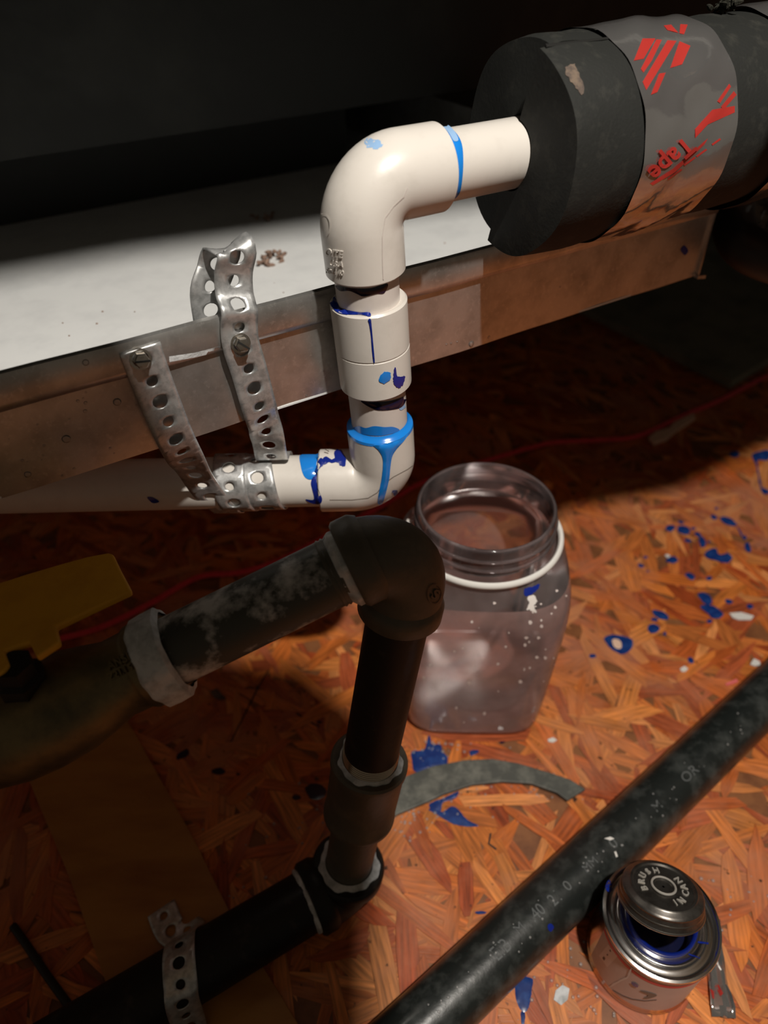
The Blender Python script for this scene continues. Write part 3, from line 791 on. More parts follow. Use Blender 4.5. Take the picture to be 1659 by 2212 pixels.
sn = (PN + V((0.0, -0.1, 0.25))).normalized(); su = (V((0, 0, 1)) - sn * sn.z).normalized()
screw(onpan(303, 775, 0.0046), sn, (su + PD * .15).normalized(), strap, 'shiny slotted hex head screw')
screw(onpan(519, 741, 0.0046), sn, (su * .7 + PD * .7).normalized(), strap, 'dark slotted hex head screw')

# ------------------------------------------------------------------ black iron gas pipe
IT = atd(897, 1150, 0.272); IB = atz(753, 1868, 0.036)
IA = (IB - IT).normalized()
IL = atd(420, 1384, 0.2665); ID = (IL - IT).normalized()
RI = 0.01335
gas = empty('gas_pipe', V((IB.x, IB.y, 0.0)), 'black iron gas pipe rising from the floor and turning left at a cast elbow', 'gas pipe')
a1 = where(IT, IA, 1, 1322); b1 = where(IT, ID, 0, 752)
def iron_elbow(C, a, b, la, lb, r, rband, wband, rb):
    v1 = elbow(C, a, b, la, lb, r, r * 0.8, rb, 0.0006)
    bands = []
    for d, l in ((a, la), (b, lb)):
        pr = [(r * 0.78, l + 0.0003), (rband - 0.0012, l + 0.0003), (rband, l - 0.001), (rband, l - wband + 0.002), (rband - 0.0006, l - wband + 0.0008), (r - 0.0002, l - wband - 0.001)]
        bands.append(lathe(C, d, pr, 48))
    return v1, bands
g, bands = iron_elbow(IT, IA, ID, a1, b1, 0.0162, 0.0177, 0.0095, 0.016)
ie = mk('elbow', *g, 'iron', gas, keep='iron_elbow', sharp=45)
for bb in bands: mk('band', *bb, 'iron', ie, sharp=45)
v, f = sweep([IT + ID * (b1 - 0.01), IT + ID * where(IT, ID, 0, 300)], RI, 48); mk('nipple', v, f, 'iron_doped', gas, keep='nip_h')
r0 = where(IT, IA, 1, 1640); r1 = where(IT, IA, 1, 1765)
v, f = sweep([IT + IA * (a1 - 0.01), IT + IA * (r0 + 0.01)], RI, 48); mk('nipple', v, f, 'iron_black', gas, keep='nip_v')
def threads(C, d, l0, l1, r, n):
    pr = []
    for k in range(n):
        h = l0 + (l1 - l0) * k / n; dh = (l1 - l0) / n
        pr += [(r - 0.0003, h), (r + 0.0003, h + dh * .5)]
    pr.append((r - .0003, l1)); return lathe(C, d, pr, 48)
mk('thread', *threads(IT, IA, r0 - 0.0075, r0 + 0.002, RI + 0.0001, 7), 'bright_thread', gas, sharp=80)
mk('thread', *threads(IT, IA, a1 - 0.001, a1 + 0.0035, RI + 0.0001, 3), 'bright_thread', gas, sharp=80)
mk('thread', *threads(IT, ID, b1 - 0.001, b1 + 0.008, RI + 0.0002, 5), 'iron', gas, sharp=80)
def dope_ring(C, d, l, r, w, h):
    w_ = lambda a, i: (0.0007 * math.sin(a * 3 + 1) + 0.0005 * math.sin(a * 7) + 0.0004 * math.sin(a * 13 + 2)) * (1 if i in (1, 2) else 0)
    return lathe(C, d, [(r - 0.0006, l - h), (r + w, l - h * .5), (r + w, l), (r - .0006, l + h * .6)], 60, wob=w_)
mk('sealant_ring', *dope_ring(IT, IA, r0 + 0.0004, RI + 0.0012, 0.0012, 0.0020), 'dope', gas)
mk('sealant_ring', *dope_ring(IT, ID, b1 + 0.0022, RI + 0.0004, 0.0016, 0.0040), 'dope', gas)
prc = [(RI * .9, r0 + 0.0012), (RI + 0.0026, r0), (0.0182, r0 - 0.0003), (0.0192, r0 + 0.0008), (0.0192, r0 + 0.004), (0.0184, r0 + 0.0052), (0.0182, r1 - 0.008), (0.0188, r1 - 0.0068), (0.0188, r1 - 0.004), (0.0176, r1 - 0.0022), (RI + 0.001, r1), (RI * .9, r1)]
v, f = lathe(IT, IA, prc, 52); mk('coupling', v, f, 'iron', gas, keep='iron_coup', sharp=40)
LB = (IB - IT).length
v, f = sweep([IT + IA * (r1 - 0.008), IT + IA * (LB + 0.006)], RI - 0.0002, 48); mk('nipple', v, f, 'iron', gas)
ZL = 0.0217
BC = IB + IA * ((ZL - IB.z) / IA.z)                 # centre of the base elbow
BL = atz(325, 2150, ZL); BD = (BL - BC); BD.z = 0; BD.normalize()
lb2 = where(BC, BD, 0, 668)
g, bands = iron_elbow(BC, -IA, BD, (IB - BC).length + 0.001, lb2, 0.0190, 0.0205, 0.010, 0.014)
be = mk('elbow', *g, 'iron_black', gas, sharp=45)
for bb in bands: mk('band', *bb, 'iron_black', be, sharp=45)
mk('sealant_ring', *dope_ring(IT, IA, LB - 0.0012, RI + 0.0008, 0.0028, 0.0018), 'dope', gas)
v, f = sweep([BC + BD * (lb2 - 0.008), BC + BD * 0.30], 0.0167, 48); mk('run_pipe', v, f, 'iron_black', gas, keep='run_pipe')
mk('sealant_ring', *dope_ring(BC, BD, lb2 + 0.0020, 0.0166, 0.0012, 0.0026), 'dope', gas)
decal('lit_patch', [[(934, 1150), (945, 1160), (962, 1178), (966, 1188), (950, 1182), (938, 1170)]], ['iron_elbow'], 'lit_iron', gas, lift=0.0001, jag=1)  # painted light catching the right edge of the elbow
decal('cast_ring', [stroke([(938 + 15 * math.cos(a), 1283 + 21 * math.sin(a)) for a in np.linspace(0, 2 * PI, 24)], 3)], ['iron_elbow'], 'iron', gas, lift=0.0006, step=4, smooth=False)
text_on('cast_letters', 'S', 938, 1284, 30, 30, ['iron_elbow'], 'iron', gas, relief=0.0008, lift=0.0007, bold=0.03)

# ------------------------------------------------------------------ gas valve
b2 = where(IT, ID, 0, 372); VC = IT + ID * b2
valve = empty('gas_valve', V((VC + ID * 0.06).to_tuple()) + V((0, 0, -0.02)), 'brass ball valve with yellow vinyl lever handle at the left edge', 'valve')
pr = [(RI * .9, -0.001), (0.0158, -0.001), (0.0166, 0.0006), (0.0166, 0.0115), (0.0160, 0.0125), (0.0152, 0.014), (0.0150, 0.022), (0.0172, 0.030), (0.0196, 0.040), (0.0205, 0.052), (0.0200, 0.064), (0.0175, 0.076), (0.0160, 0.082), (0.0175, 0.083), (0.0175, 0.105), (0.0140, 0.106)]
v, f = lathe(VC, ID, pr, 44); vb = mk('valve_body', v, f, 'brass', valve, keep='valve', sharp=40)
mk('sealant_band', *lathe(VC, ID, [(0.0150, -0.0022), (0.0176, -0.0010), (0.0178, 0.0040), (0.0177, 0.0085), (0.0160, 0.0102)], 60, wob=lambda a, i: 0.0004 * math.sin(a * 5 + i) + 0.0003 * math.sin(a * 11)), 'dope', valve)
text_on('cast_letters', 'ANSI', 258, 1430, 24, -26, ['valve'], 'brass', vb, relief=0.0008, lift=0.0008, bold=0.03)
text_on('cast_letters', 'Z21.15', 262, 1452, 20, -26, ['valve'], 'brass', vb, relief=0.0008, lift=0.0008, bold=0.02)
ZH = 0.252
def zq(x, y): return atz(x / 3.607, 1180 + y / 3.607, ZH)
outl = [(-420, 450), (0, 335), (250, 255), (500, 180), (700, 125), (860, 95), (900, 105), (960, 230), (1045, 390), (760, 525), (460, 670), (492, 790), (310, 910), (255, 795), (60, 860), (100, 965), (60, 1020), (0, 1050), (-300, 1120)]
v, f = slab([zq(*p) for p in outl], 0.0035)
hd_ = mk('handle', v, f, 'yellow_vinyl', valve, smooth=False); hd_['label'] = 'yellow vinyl lever'; bevel(hd_, 0.0011, 3)
sp_ = atz(20, 1440, ZH - 0.01); vax = VC + ID * ((sp_ - VC).dot(ID))
v, f = lathe(V((vax.x, vax.y, vax.z + 0.012)), (0, 0, 1), [(0.0085, 0), (0.0085, 0.012), (0.0065, 0.013), (0.0065, ZH - vax.z - 0.010)], 6, cap=True); mk('stem_nut', v, f, 'iron_black', valve, sharp=25)

# ------------------------------------------------------------------ floor strap over the run pipe
strap2 = empty('floor_strap', atz(345, 1965, 0.001), 'dull punched strap holding the low black pipe to the wood at lower left', 'hanger strap')
Z0 = 0.0055
def seat(t):                                     # station on the run pipe
    return BC + BD * t
pa = atz(348, 1962, Z0); pb = atz(372, 2012, Z0)
Q = BC + BD * (V((pb.x, pb.y, 0)) - V((BC.x, BC.y, 0))).dot(BD)
side = V((-BD.y, BD.x, 0)); 
if (pa - BC).dot(side) < 0: side = -side
axis_t = (atz(412, 2095, 0.038) - BC).dot(BD)
c2 = [(pa, V((0, 0, 1))), (pb, V((0, 0, 1)))]
far = BC + BD * (axis_t - 0.004)
c2.append((V((far.x, far.y, 0)) + side * 0.0260 + V((0, 0, Z0 + 0.0012)), (V((0, 0, 1)) + side * .5).normalized()))
for deg in (25, 50, 75, 100, 125, 150):
    a = math.radians(deg); d = side * math.cos(a) + V((0, 0, 1)) * math.sin(a)
    c = BC + BD * (axis_t - 0.003 + 0.012 * deg / 150)
    c2.append((V((c.x, c.y, ZL)) + d * 0.0175, d))
c = BC + BD * (axis_t + 0.012)
c2.append((V((c.x, c.y, 0)) - side * 0.024 + V((0, 0, 0.005)), (V((0, 0, 1)) - side * .5).normalized()))
c = BC + BD * (axis_t + 0.020)
c2.append((V((c.x, c.y, 0)) - side * 0.048 + V((0, 0, 0.0035)), V((0, 0, 1))))
ribbon('strap_band', c2, 0.0165, 0.0100, strap2, first_big=False)

# ------------------------------------------------------------------ pipe lying on the floor at right
FA = atz(950, 2180, 0.0175); FB = atz(1659, 1500, 0.0175); FD = (FB - FA).normalized()
v, f = sweep([FA - FD * 0.30, FB + FD * 0.45], 0.0167, 56)
fpipe = mk('floor_pipe', v, f, 'floor_pipe', None, keep='fpipe')
tag(fpipe, 'long black stencilled pipe lying diagonally across the floor at lower right', 'pipe')
for (s, x, y, h, wd) in [('EIB', 1082, 2052, 46, 0.75), ('M', 1122, 2005, 30, 1.0), ('.40', 1160, 1972, 40, 0.75), ('21', 1200, 1940, 40, 0.75), ('0', 1226, 1914, 34, 0.9), ('MM', 1275, 1868, 26, 0.9), ('0', 1325, 1822, 34, 0.9), ('M', 1420, 1742, 30, 0.9), ('OR', 1490, 1672, 32, 0.9)]:
    text_on('stencil_letters', s, x, y, h, -43, ['fpipe'], 'stencil', fpipe, lift=0.0001, wide=wd)
decal('primer_dab', [[(1183, 1998), (1190, 1995), (1196, 2003), (1190, 2012), (1184, 2008)]], ['fpipe'], 'primer_dark', fpipe, dome=0.0004)
for q in ([(1305, 1812), (1318, 1808), (1327, 1812), (1318, 1816)], [(1326, 1840), (1330, 1839), (1334, 1850), (1330, 1852)]):
    decal('white_fleck', [q], ['fpipe'], 'chip_white', fpipe, lift=0.0004, smooth=False, step=4)

# ------------------------------------------------------------------ clear plastic jar
JC = V((0.0612, 0.3214, 0)); JR = math.radians(-3)
jar = empty('plastic_jar', JC, 'open clear plastic jar with a screw neck and cloudy square body', 'jar')
def sect(z, hw, n, seg=72):
    out = []
    for k in range(seg):
        a = 2 * PI * k / seg
        c, s = math.cos(a), math.sin(a)
        r = hw / ((abs(c) ** n + abs(s) ** n) ** (1 / n))
        x, y = r * c, r * s
        out.append(JC + V((x * math.cos(JR) - y * math.sin(JR), x * math.sin(JR) + y * math.cos(JR), z)))
    return out
def loft(secs):
    vv, ff_ = [], []; seg = 72
    for (z, hw, n) in secs: vv += sect(z, hw, n)
    for i in range(len(secs) - 1):
        for k in range(seg): ff_.append((i * seg + k, i * seg + (k + 1) % seg, (i + 1) * seg + (k + 1) % seg, (i + 1) * seg + k))
    return vv, ff_
v, f = loft([(0.0010, 0.001, 2), (0.0010, 0.042, 4.5), (0.0018, 0.0455, 5), (0.004, 0.0475, 5), (0.008, 0.0485, 5), (0.03, 0.0500, 5), (0.07, 0.0522, 4.8), (0.105, 0.0540, 4.4), (0.120, 0.0545, 4.0), (0.130, 0.0540, 3.6), (0.138, 0.0522, 3.1)])
mk('jar_body', v, f, 'jar_milky', jar, keep='jar_body', sharp=70)
v, f = loft([(0.138, 0.0522, 3.1), (0.144, 0.0492, 2.6), (0.149, 0.0455, 2.15), (0.1515, 0.0428, 2), (0.1530, 0.0418, 2), (0.1735, 0.0418, 2), (0.1752, 0.0412, 2), (0.1755, 0.0396, 2), (0.1740, 0.0388, 2), (0.153, 0.0388, 2)])
mk('jar_neck', v, f, 'jar_clear', jar, keep='jar_neck', sharp=70)
for zz in (0.1605, 0.1675):
    v, f = lathe(JC, (0, 0, 1), torus_prof(0.0418, zz, 0.0013, 8, 0.8), 80); mk('screw_thread', v, f, 'jar_clear', jar)
v, f = lathe(JC, (0, 0, 1), torus_prof(0.0401, 0.1748, 0.0009, 8), 80); mk('lip', v, f, 'jar_clear', jar)
vv, ff_ = [], []
for i in range(61):
    a = math.radians(165 + 218 * i / 60); th_ = 0.0023 * min(1, i / 4, (60 - i) / 9 + 0.15)
    for k in range(10):
        b = 2 * PI * k / 10; r = 0.0466 + 0.0018 * math.cos(b); vv.append(JC + V((r * math.cos(a), r * math.sin(a), 0.1535 + th_ * math.sin(b))))
for i in range(60):
    for k in range(10): ff_.append((i * 10 + k, i * 10 + (k + 1) % 10, (i + 1) * 10 + (k + 1) % 10, (i + 1) * 10 + k))
ff_ += [tuple(range(10)), tuple(600 + k for k in range(9, -1, -1))]
o = mk('collar_ring', vv, ff_, 'white_plastic', jar); o['label'] = 'white plastic collar ring'
decal('primer_dab', [[(1132, 1272), (1148, 1268), (1165, 1262), (1160, 1274), (1148, 1284), (1135, 1288)]], ['jar_body', 'jar_neck'], 'primer_dark', jar, lift=0.0003, dome=0.0002, jag=1)
decal('white_smear', [[(1140, 1290), (1152, 1286), (1160, 1296), (1154, 1308), (1158, 1322), (1146, 1318), (1136, 1316), (1142, 1304)]], ['jar_body', 'jar_neck'], 'white_scratch', jar, lift=0.0002, jag=1.5)
blobs = []
for k in range(46):
    x = random.uniform(915, 1225); y = random.uniform(1290, 1590)
    if random.random() < .45: x = random.uniform(1130, 1225); y = random.uniform(1270, 1480)
    if x > 1238 - (y - 1270) * .2: continue
    r = random.uniform(1.2, 4.5); blobs.append([(x + r * random.uniform(.7, 1.3) * math.cos(a), y + r * random.uniform(.7, 1.3) * math.sin(a)) for a in np.linspace(0, 2 * PI, 7)[:-1]])
tag(decal('white_flecks', blobs, ['jar_body', 'jar_neck'], 'label_pale', jar, lift=0.0002, smooth=False, step=4), kind='stuff')

# ------------------------------------------------------------------ primer can
CC = V((0.1372, 0.1358, 0.0008)); CR = 0.0282; CH = 0.0515
can = empty('primer_can', CC, 'small open metal primer can with a red-banded label and its cap askew', 'can')
v, f = lathe(CC, (0, 0, 1), [(0.002, 0.0006), (CR - 0.003, 0.0006), (CR + 0.0006, 0.0), (CR + 0.0010, 0.0009), (CR + 0.0004, 0.0020), (CR, 0.0028), (CR, CH - 0.003), (CR + 0.0004, CH - 0.002)], 72)
mk('can_body', v, f, 'tin', can, keep='can_body', sharp=60)
prt = [(CR + 0.0004, CH - 0.0024), (CR + 0.0011, CH - 0.0010), (CR + 0.0008, CH + 0.0004), (CR - 0.0004, CH + 0.0007), (CR - 0.0012, CH - 0.0002), (CR - 0.0015, CH - 0.0022), (CR - 0.0030, CH - 0.0026), (CR - 0.0042, CH - 0.0020), (CR - 0.0056, CH - 0.0020), (CR - 0.0062, CH - 0.0006), (CR - 0.0072, CH - 0.0004), (CR - 0.0082, CH - 0.0014), (0.0176, CH - 0.0012)]
v, f = lathe(CC, (0, 0, 1), prt, 72); mk('rim', v, f, 'tin', can, keep='can_rim', sharp=60)
v, f = lathe(CC, (0, 0, 1), [(0.0178, CH - 0.0016), (0.0176, CH + 0.0012), (0.0170, CH + 0.0020), (0.0160, CH + 0.0014), (0.0156, CH - 0.002), (0.0156, CH - 0.014)], 64); o = mk('neck', v, f, 'primer_dark', can, sharp=60); o['label'] = 'neck ring wet with blue primer'
v, f = lathe(CC, (0, 0, 1), [(0.0157, CH - 0.0135), (0.0001, CH - 0.0135)], 48); mk('primer_pool', v, f, 'primer_black', can)
# label round the near side
vv, ff_ = [], []
la0, la1 = math.radians(-176), math.radians(20)
for i in range(49):
    a = la0 + (la1 - la0) * i / 48
    for z in (0.0058, CH - 0.0036): vv.append(CC + V(((CR + 0.00025) * math.cos(a), (CR + 0.00025) * math.sin(a), z)))
for i in range(48): ff_.append((2 * i, 2 * i + 2, 2 * i + 3, 2 * i + 1))
lab = mk('paper_label', vv, ff_, 'label_paper', can, keep='label')
vv, ff_ = [], []
for i in range(49):
    a = la0 + (la1 - la0) * i / 48
    for z in (CH - 0.0088, CH - 0.0058): vv.append(CC + V(((CR + 0.00035) * math.cos(a), (CR + 0.00035) * math.sin(a), z)))
for i in range(48): ff_.append((2 * i, 2 * i + 2, 2 * i + 3, 2 * i + 1))
mk('red_band', vv, ff_, 'label_red', lab)
def zc(x, y): return (1230 + x / 6.636, 1980 + y / 6.636)
LK = ['label']
decal('pale_panel', [[zc(x, y) for x, y in [(425, 560), (560, 400), (690, 570), (545, 725)]]], LK, 'label_pale', lab, lift=0.00012, smooth=False)
for q in ([(475, 590), (500, 565), (520, 600), (500, 630)], [(535, 540), (555, 530), (560, 555), (545, 560)], [(575, 475), (595, 470), (600, 505), (585, 500)]):
    decal('dark_mark', [[zc(x, y) for x, y in q]], LK, 'label_ink', lab, lift=0.0002, smooth=False, step=3)
for k in range(17):
    x, y = 312 + k * 19.5, 775 + k * 19.5 - 0.12 * k * k
    decal('bar_stripe', [stroke([zc(x, y), zc(x - 6, y + 62)], random.choice([1.0, 1.6, 2.2]))], LK, 'label_ink', lab, lift=0.00015, smooth=False, step=4)
decal('scratch', [stroke([zc(930, 690), zc(880, 760), zc(850, 850), zc(740, 910), zc(590, 995)], [4, 3, 2.5, 3.5, 4])], LK, 'white_scratch', lab, lift=0.0004, jag=0.8, step=4)
decal('primer_dab', [[zc(890, 935), zc(940, 940), zc(990, 980), zc(975, 1005), zc(920, 985)]], LK, 'primer_dark', lab, lift=0.0004)
decal('primer_smear', [[zc(1010, 1055), zc(1080, 1062), zc(1240, 1110), zc(1230, 1140), zc(1120, 1170), zc(1060, 1160), zc(1130, 1120), zc(1050, 1080)]], LK, 'pencil', lab, lift=0.0003)
decal('print_line', [stroke([zc(620, 1050), zc(760, 1130), zc(900, 1180), zc(1080, 1205), zc(1250, 1190)], 1.4)], LK, 'label_ink', lab, lift=0.0002, smooth=False, step=4)
decal('primer_dab', [[(1310, 1912), (1316, 1902), (1320, 1910), (1322, 1922), (1316, 1928), (1309, 1922)]], ['can_rim'], 'primer_dark', can, lift=0.0004, dome=0.0003)
for q in (stroke([(1507, 2035), (1518, 2037), (1530, 2038)], 4), stroke([(1487, 2061), (1500, 2066), (1511, 2069)], 2.4)):
    decal('primer_dab', [q], ['can_rim'], 'primer_dark', can, lift=0.0003, smooth=False, step=4)
# the cap, tipped back on the neck
tiltv = V((0.08, 0.42, 0.90)).normalized()
KP = atd(1426, 1950, proj(CC + V((0, 0, CH + 0.008)))[2] - 0.0035)
capo = mk('cap', *lathe(KP, tiltv, [(0.0006, 0.0098), (0.0042, 0.0098), (0.0046, 0.0106), (0.0054, 0.0106), (0.0058, 0.0098), (0.0142, 0.0098), (0.0148, 0.0106), (0.0158, 0.0106), (0.0164, 0.0096), (0.0185, 0.0092), (0.0194, 0.0080), (0.0190, 0.0064), (0.0198, 0.0052), (0.0194, 0.0036), (0.0204, 0.0022), (0.0204, 0.0006), (0.0196, 0.0), (0.0180, 0.0002), (0.0178, 0.007), (0.0005, 0.008)], 64), 'tin_dark', can, sharp=50, keep='cap')
capo['label'] = 'dark ribbed metal cap embossed BRUSH IN CAN'
mk('worn_ring', *lathe(KP, tiltv, torus_prof(0.0056, 0.0105, 0.0006, 8), 48), 'cap_letter', capo)
mk('worn_ring', *lathe(KP, tiltv, torus_prof(0.0202, 0.0014, 0.0007, 8), 64), 'tin_worn', capo)
mk('worn_ring', *lathe(KP, tiltv, torus_prof(0.0194, 0.0046, 0.0006, 8), 64), 'tin_worn', capo)
ku = (RT - tiltv * RT.dot(tiltv)).normalized(); kw = tiltv.cross(ku)
def cap_text(word, mid, spread, inward):
    for i, ch in enumerate(word):
        a = math.radians(mid + (i - (len(word) - 1) / 2) * spread * (-1 if inward else 1))       # clockwise from the top
        tv, tf_ = text_mesh(ch, 0.0046, 0.00010)
        rad_ = ku * math.sin(a) + kw * math.cos(a); tan_ = ku * math.cos(a) - kw * math.sin(a)
        sg = -1 if inward else 1
        vv = [KP + tiltv * 0.01035 + rad_ * (0.0103 + sg * y) + tan_ * (sg * x) for x, y in tv]
        o = mk('cap_letter', vv, tf_, 'cap_letter', capo, smooth=False)
        so = o.modifiers.new('relief', 'SOLIDIFY'); so.thickness = 0.0006
cap_text('BRUSH', -50, 25, False); cap_text('CAN', 88, 24, True); cap_text('IN', 158, 22, True)

# ------------------------------------------------------------------ foil strip beside the can
pts = [(1540, 1982), (1556, 1990), (1560, 2040), (1566, 2090), (1576, 2130), (1588, 2190), (1580, 2205), (1552, 2208), (1533, 2196), (1530, 2120), (1528, 2060), (1536, 2010)]
Lc = [(1548, 1984), (1547, 2012), (1545, 2040), (1546, 2068), (1548, 2096), (1551, 2124), (1555, 2150), (1559, 2175), (1562, 2200)]
wd = [16, 20, 26, 36, 40, 44, 48, 52, 50]
vv, ff_ = [], []
for i, ((x, y), w_) in enumerate(zip(Lc, wd)):
    for k in range(7):
        q = atz(x + (k - 3) / 6 * w_, y + (k - 3) * 1.0, 0.0012)
        vv.append(q + V((0, 0, 0.0008 * math.sin(k * 1.9 + i * 1.3) * (0.3 if i < 4 else 1.4) + (0.0012 if i > 5 else 0) + 0.0006)))
for i in range(len(Lc) - 1):
    for k in range(6): ff_.append((i * 7 + k, i * 7 + k + 1, (i + 1) * 7 + k + 1, (i + 1) * 7 + k))
ft = mk('foil_tape_scrap', vv, ff_, 'foil', None, sharp=30, keep='scrap'); tag(ft, 'crumpled strip of silver tape on the floor beside the can', 'tape')
so = ft.modifiers.new('thickness', 'SOLIDIFY'); so.thickness = 0.0002
for q in ([(1545, 2130), (1553, 2128), (1562, 2146), (1556, 2152)], [(1533, 2136), (1540, 2140), (1546, 2160), (1538, 2156)], [(1532, 2165), (1537, 2165), (1540, 2182), (1533, 2180)]):
    decal('printed_bar', [q], ['scrap'], 'red_print', ft, lift=0.0003, smooth=False, step=4)

# ------------------------------------------------------------------ rubber strip on the floor
def zr(x, y): return (640 + x / 2.37, 1500 + y / 2.37)
up_ = [(330, 570), (430, 490), (540, 437), (700, 377), (860, 347), (1000, 340), (1130, 362), (1300, 412), (1400, 446), (1478, 495)]
lw_ = [(1385, 552), (1330, 512), (1200, 466), (1050, 456), (900, 472), (760, 517), (640, 572), (520, 622), (420, 690), (340, 760)]
v, f = slab([atz(*zr(*p), 0.0012) for p in up_ + lw_], 0.0030)
o = mk('rubber_strip', v, f, 'rubber_strip', None, smooth=False); tag(o, 'curved dark grey rubber offcut lying in front of the clear jar', 'rubber strip'); bevel(o, 0.0006)

# ------------------------------------------------------------------ red wire
wpx = [(60, 1392), (135, 1378), (220, 1354), (320, 1306), (400, 1260), (445, 1243), (520, 1236), (600, 1212), (680, 1172), (740, 1138), (820, 1095), (905, 1046), (1000, 1012), (1090, 983), (1150, 966), (1200, 955), (1300, 950), (1380, 941), (1480, 896), (1560, 862), (1659, 812), (1760, 778)]
wc = catmull([atz(x, y, 0.0028) for x, y in wpx], 10)
wire = empty('red_wire', atz(905, 1046, 0.001), 'twin red wire running along the floor behind the pipes', 'wire')
for sgn in (-1, 1):
    pts_ = []
    for i, p in enumerate(wc):
        t = (wc[min(i + 1, len(wc) - 1)] - wc[max(i - 1, 0)]).normalized(); sd = V((-t.y, t.x, 0))
        pts_.append(p + sd * (0.00125 * sgn) + V((0, 0, 0.0002 * sgn)))
    v, f = sweep(pts_, 0.00135, 12); mk('strand_wire', v, f, 'red_wire', wire)

# ------------------------------------------------------------------ other things on the floor
A_, B_ = atz(1240, 672, 0.0), atz(1575, 842, 0.0)
e1_ = (B_ - A_).normalized(); e2_ = (atz(1740, 742, 0) - B_).normalized()
v, f = slab([B_, A_ - e1_ * 0.25, A_ - e1_ * 0.25 + e2_ * 0.6, B_ + e2_ * 0.6], 0.012, V((0, 0, 1)))
v = [p + V((0, 0, 0.0012)) for p in v]
o = mk('grey_board', v, f, 'board_grey', None, smooth=False); tag(o, 'dull grey board lying on the floor in the shade under the pan corner', 'board')
v, f = slab([atz(285, 1572, 0.004), atz(225, 1470, 0.004), atz(0, 1540, 0.004), atz(57, 1672, 0.004), atz(152, 1900, 0.004), atz(238, 2150, 0.004), atz(275, 2270, 0.004), atz(690, 2290, 0.004), atz(640, 2205, 0.004), atz(494, 1966, 0.004), atz(420, 1815, 0.004)][::-1], -0.0032)
o = mk('wood_strip', v, f, 'plywood', None, smooth=False); tag(o, 'wide brown wood strip on the floor passing under the low black pipe', 'board'); bevel(o, 0.0005)
cc_ = catmull([atz(x, y, 0.003) for x, y in [(28, 2000), (60, 2045), (100, 2105), (140, 2160), (190, 2230), (230, 2290)]], 8)
o = mk('black_cable', *sweep(cc_, 0.0022, 12), 'black_cable', None); tag(o, 'short straight black cable on the floor in the lower left corner', 'cable')
def chip(name, poly, z, th, m, label, cat, grp=None):
    v, f = slab([atz(x, y, z) for x, y in poly], th); o = mk(name, v, f, m, None, smooth=False); tag(o, label, cat, grp); return o
chip('wood_splinter', [(1400, 950), (1412, 962), (1440, 952), (1455, 938), (1500, 908), (1496, 898), (1455, 918), (1445, 930), (1415, 938)], 0.001, 0.004, 'chip_pale', 'pale wood splinter beside the red wire', 'wood chip')
chip('pink_chip', [(1566, 1478), (1590, 1468), (1594, 1474), (1570, 1482)], 0.001, 0.0010, 'chip_pink', 'tiny pink sliver beside the long floor pipe', 'chip')
chip('grey_chip', [(1575, 1326), (1600, 1324), (1628, 1332), (1622, 1340), (1595, 1340), (1582, 1335)], 0.001, 0.0010, 'chip_white', 'long pale grey flake among the blue spots', 'chip')
chip('white_chip', [(1468, 1446), (1478, 1440), (1486, 1446), (1480, 1452), (1472, 1452)], 0.001, 0.0010, 'chip_white', 'small white flake above the long floor pipe', 'chip')
chip('white_chip', [(1620, 1436), (1628, 1424), (1640, 1430), (1642, 1438), (1630, 1440)], 0.001, 0.0010, 'chip_white', 'white flake at the right edge of the floor', 'chip')
chip('white_chip', [(1183, 1598), (1195, 1594), (1203, 1600), (1194, 1605), (1184, 1603)], 0.001, 0.0008, 'chip_white', 'pale oval flake to the right of the jar base', 'chip')
chip('paper_scrap', [(1200, 2140), (1215, 2128), (1230, 2136), (1226, 2160), (1212, 2172), (1196, 2160)], 0.001, 0.0005, 'dope', 'pale grey patch of paper left of the primer can', 'paper scrap')
chip('foam_crumb', [(455, 1496), (470, 1490), (478, 1500), (488, 1510), (474, 1512), (462, 1506)], 0.001, 0.002, 'dust', 'pale crumb on the dark floor below the left gas pipe', 'crumb')
# crumb of debris in the pan
gs = []
cp = atz(586, 556, ZB + 0.003)
for k in range(22):
    p = cp + V((random.gauss(0, .0045), random.gauss(0, .006), 0)); p.z = ZB + 0.0015 + abs(random.gauss(0, .0015))
    d = V((random.gauss(0, 1), random.gauss(0, 1), random.gauss(0, .4))).normalized() * random.uniform(.002, .006)
    gs.append(sweep([p, p + d * .5, p + d], [.0012, .0014, .0004], 5))
o = mk('debris_crumb', *merge(*gs), 'crumb', None, smooth=False); tag(o, 'small brown clump of debris on the bright pan bottom', 'debris')
for (x, y, s, lb) in [(450, 365, .016, 'dark debris lump far back on the shaded pan bottom'), (575, 470, .006, 'thin dark shred behind the lit part of the pan')]:
    gs = []; cp = atz(x, y, ZB + 0.002)
    for k in range(14):
        p = cp + V((random.gauss(0, s * .8), random.gauss(0, s * .5), 0)); p.z = ZB + 0.002
        d = V((random.gauss(0, 1), random.gauss(0, .6), random.gauss(.1, .2))).normalized() * s * random.uniform(.3, .9)
        gs.append(sweep([p, p + d * .5 + V((0, 0, s * .1)), p + d], [s * .12, s * .2, s * .05], 6))
    o = mk('debris_clump', *merge(*gs), 'crumb', None, smooth=False); tag(o, lb, 'debris')
gs = []
for k in range(60):
    p = pan_pt(random.uniform(-.35, .16), -random.uniform(.03, .16), ZB + 0.0011); r = random.uniform(.0003, .0008)
    gs.append(lathe(p, (0, 0, 1), [(r, 0), (r * .7, r * .6), (r * .1, r * .8)], 6))
o = mk('pan_grit', *merge(*gs), 'crumb', None); tag(o, 'fine dark grit scattered over the bright pan bottom', 'grit', None, 'stuff')

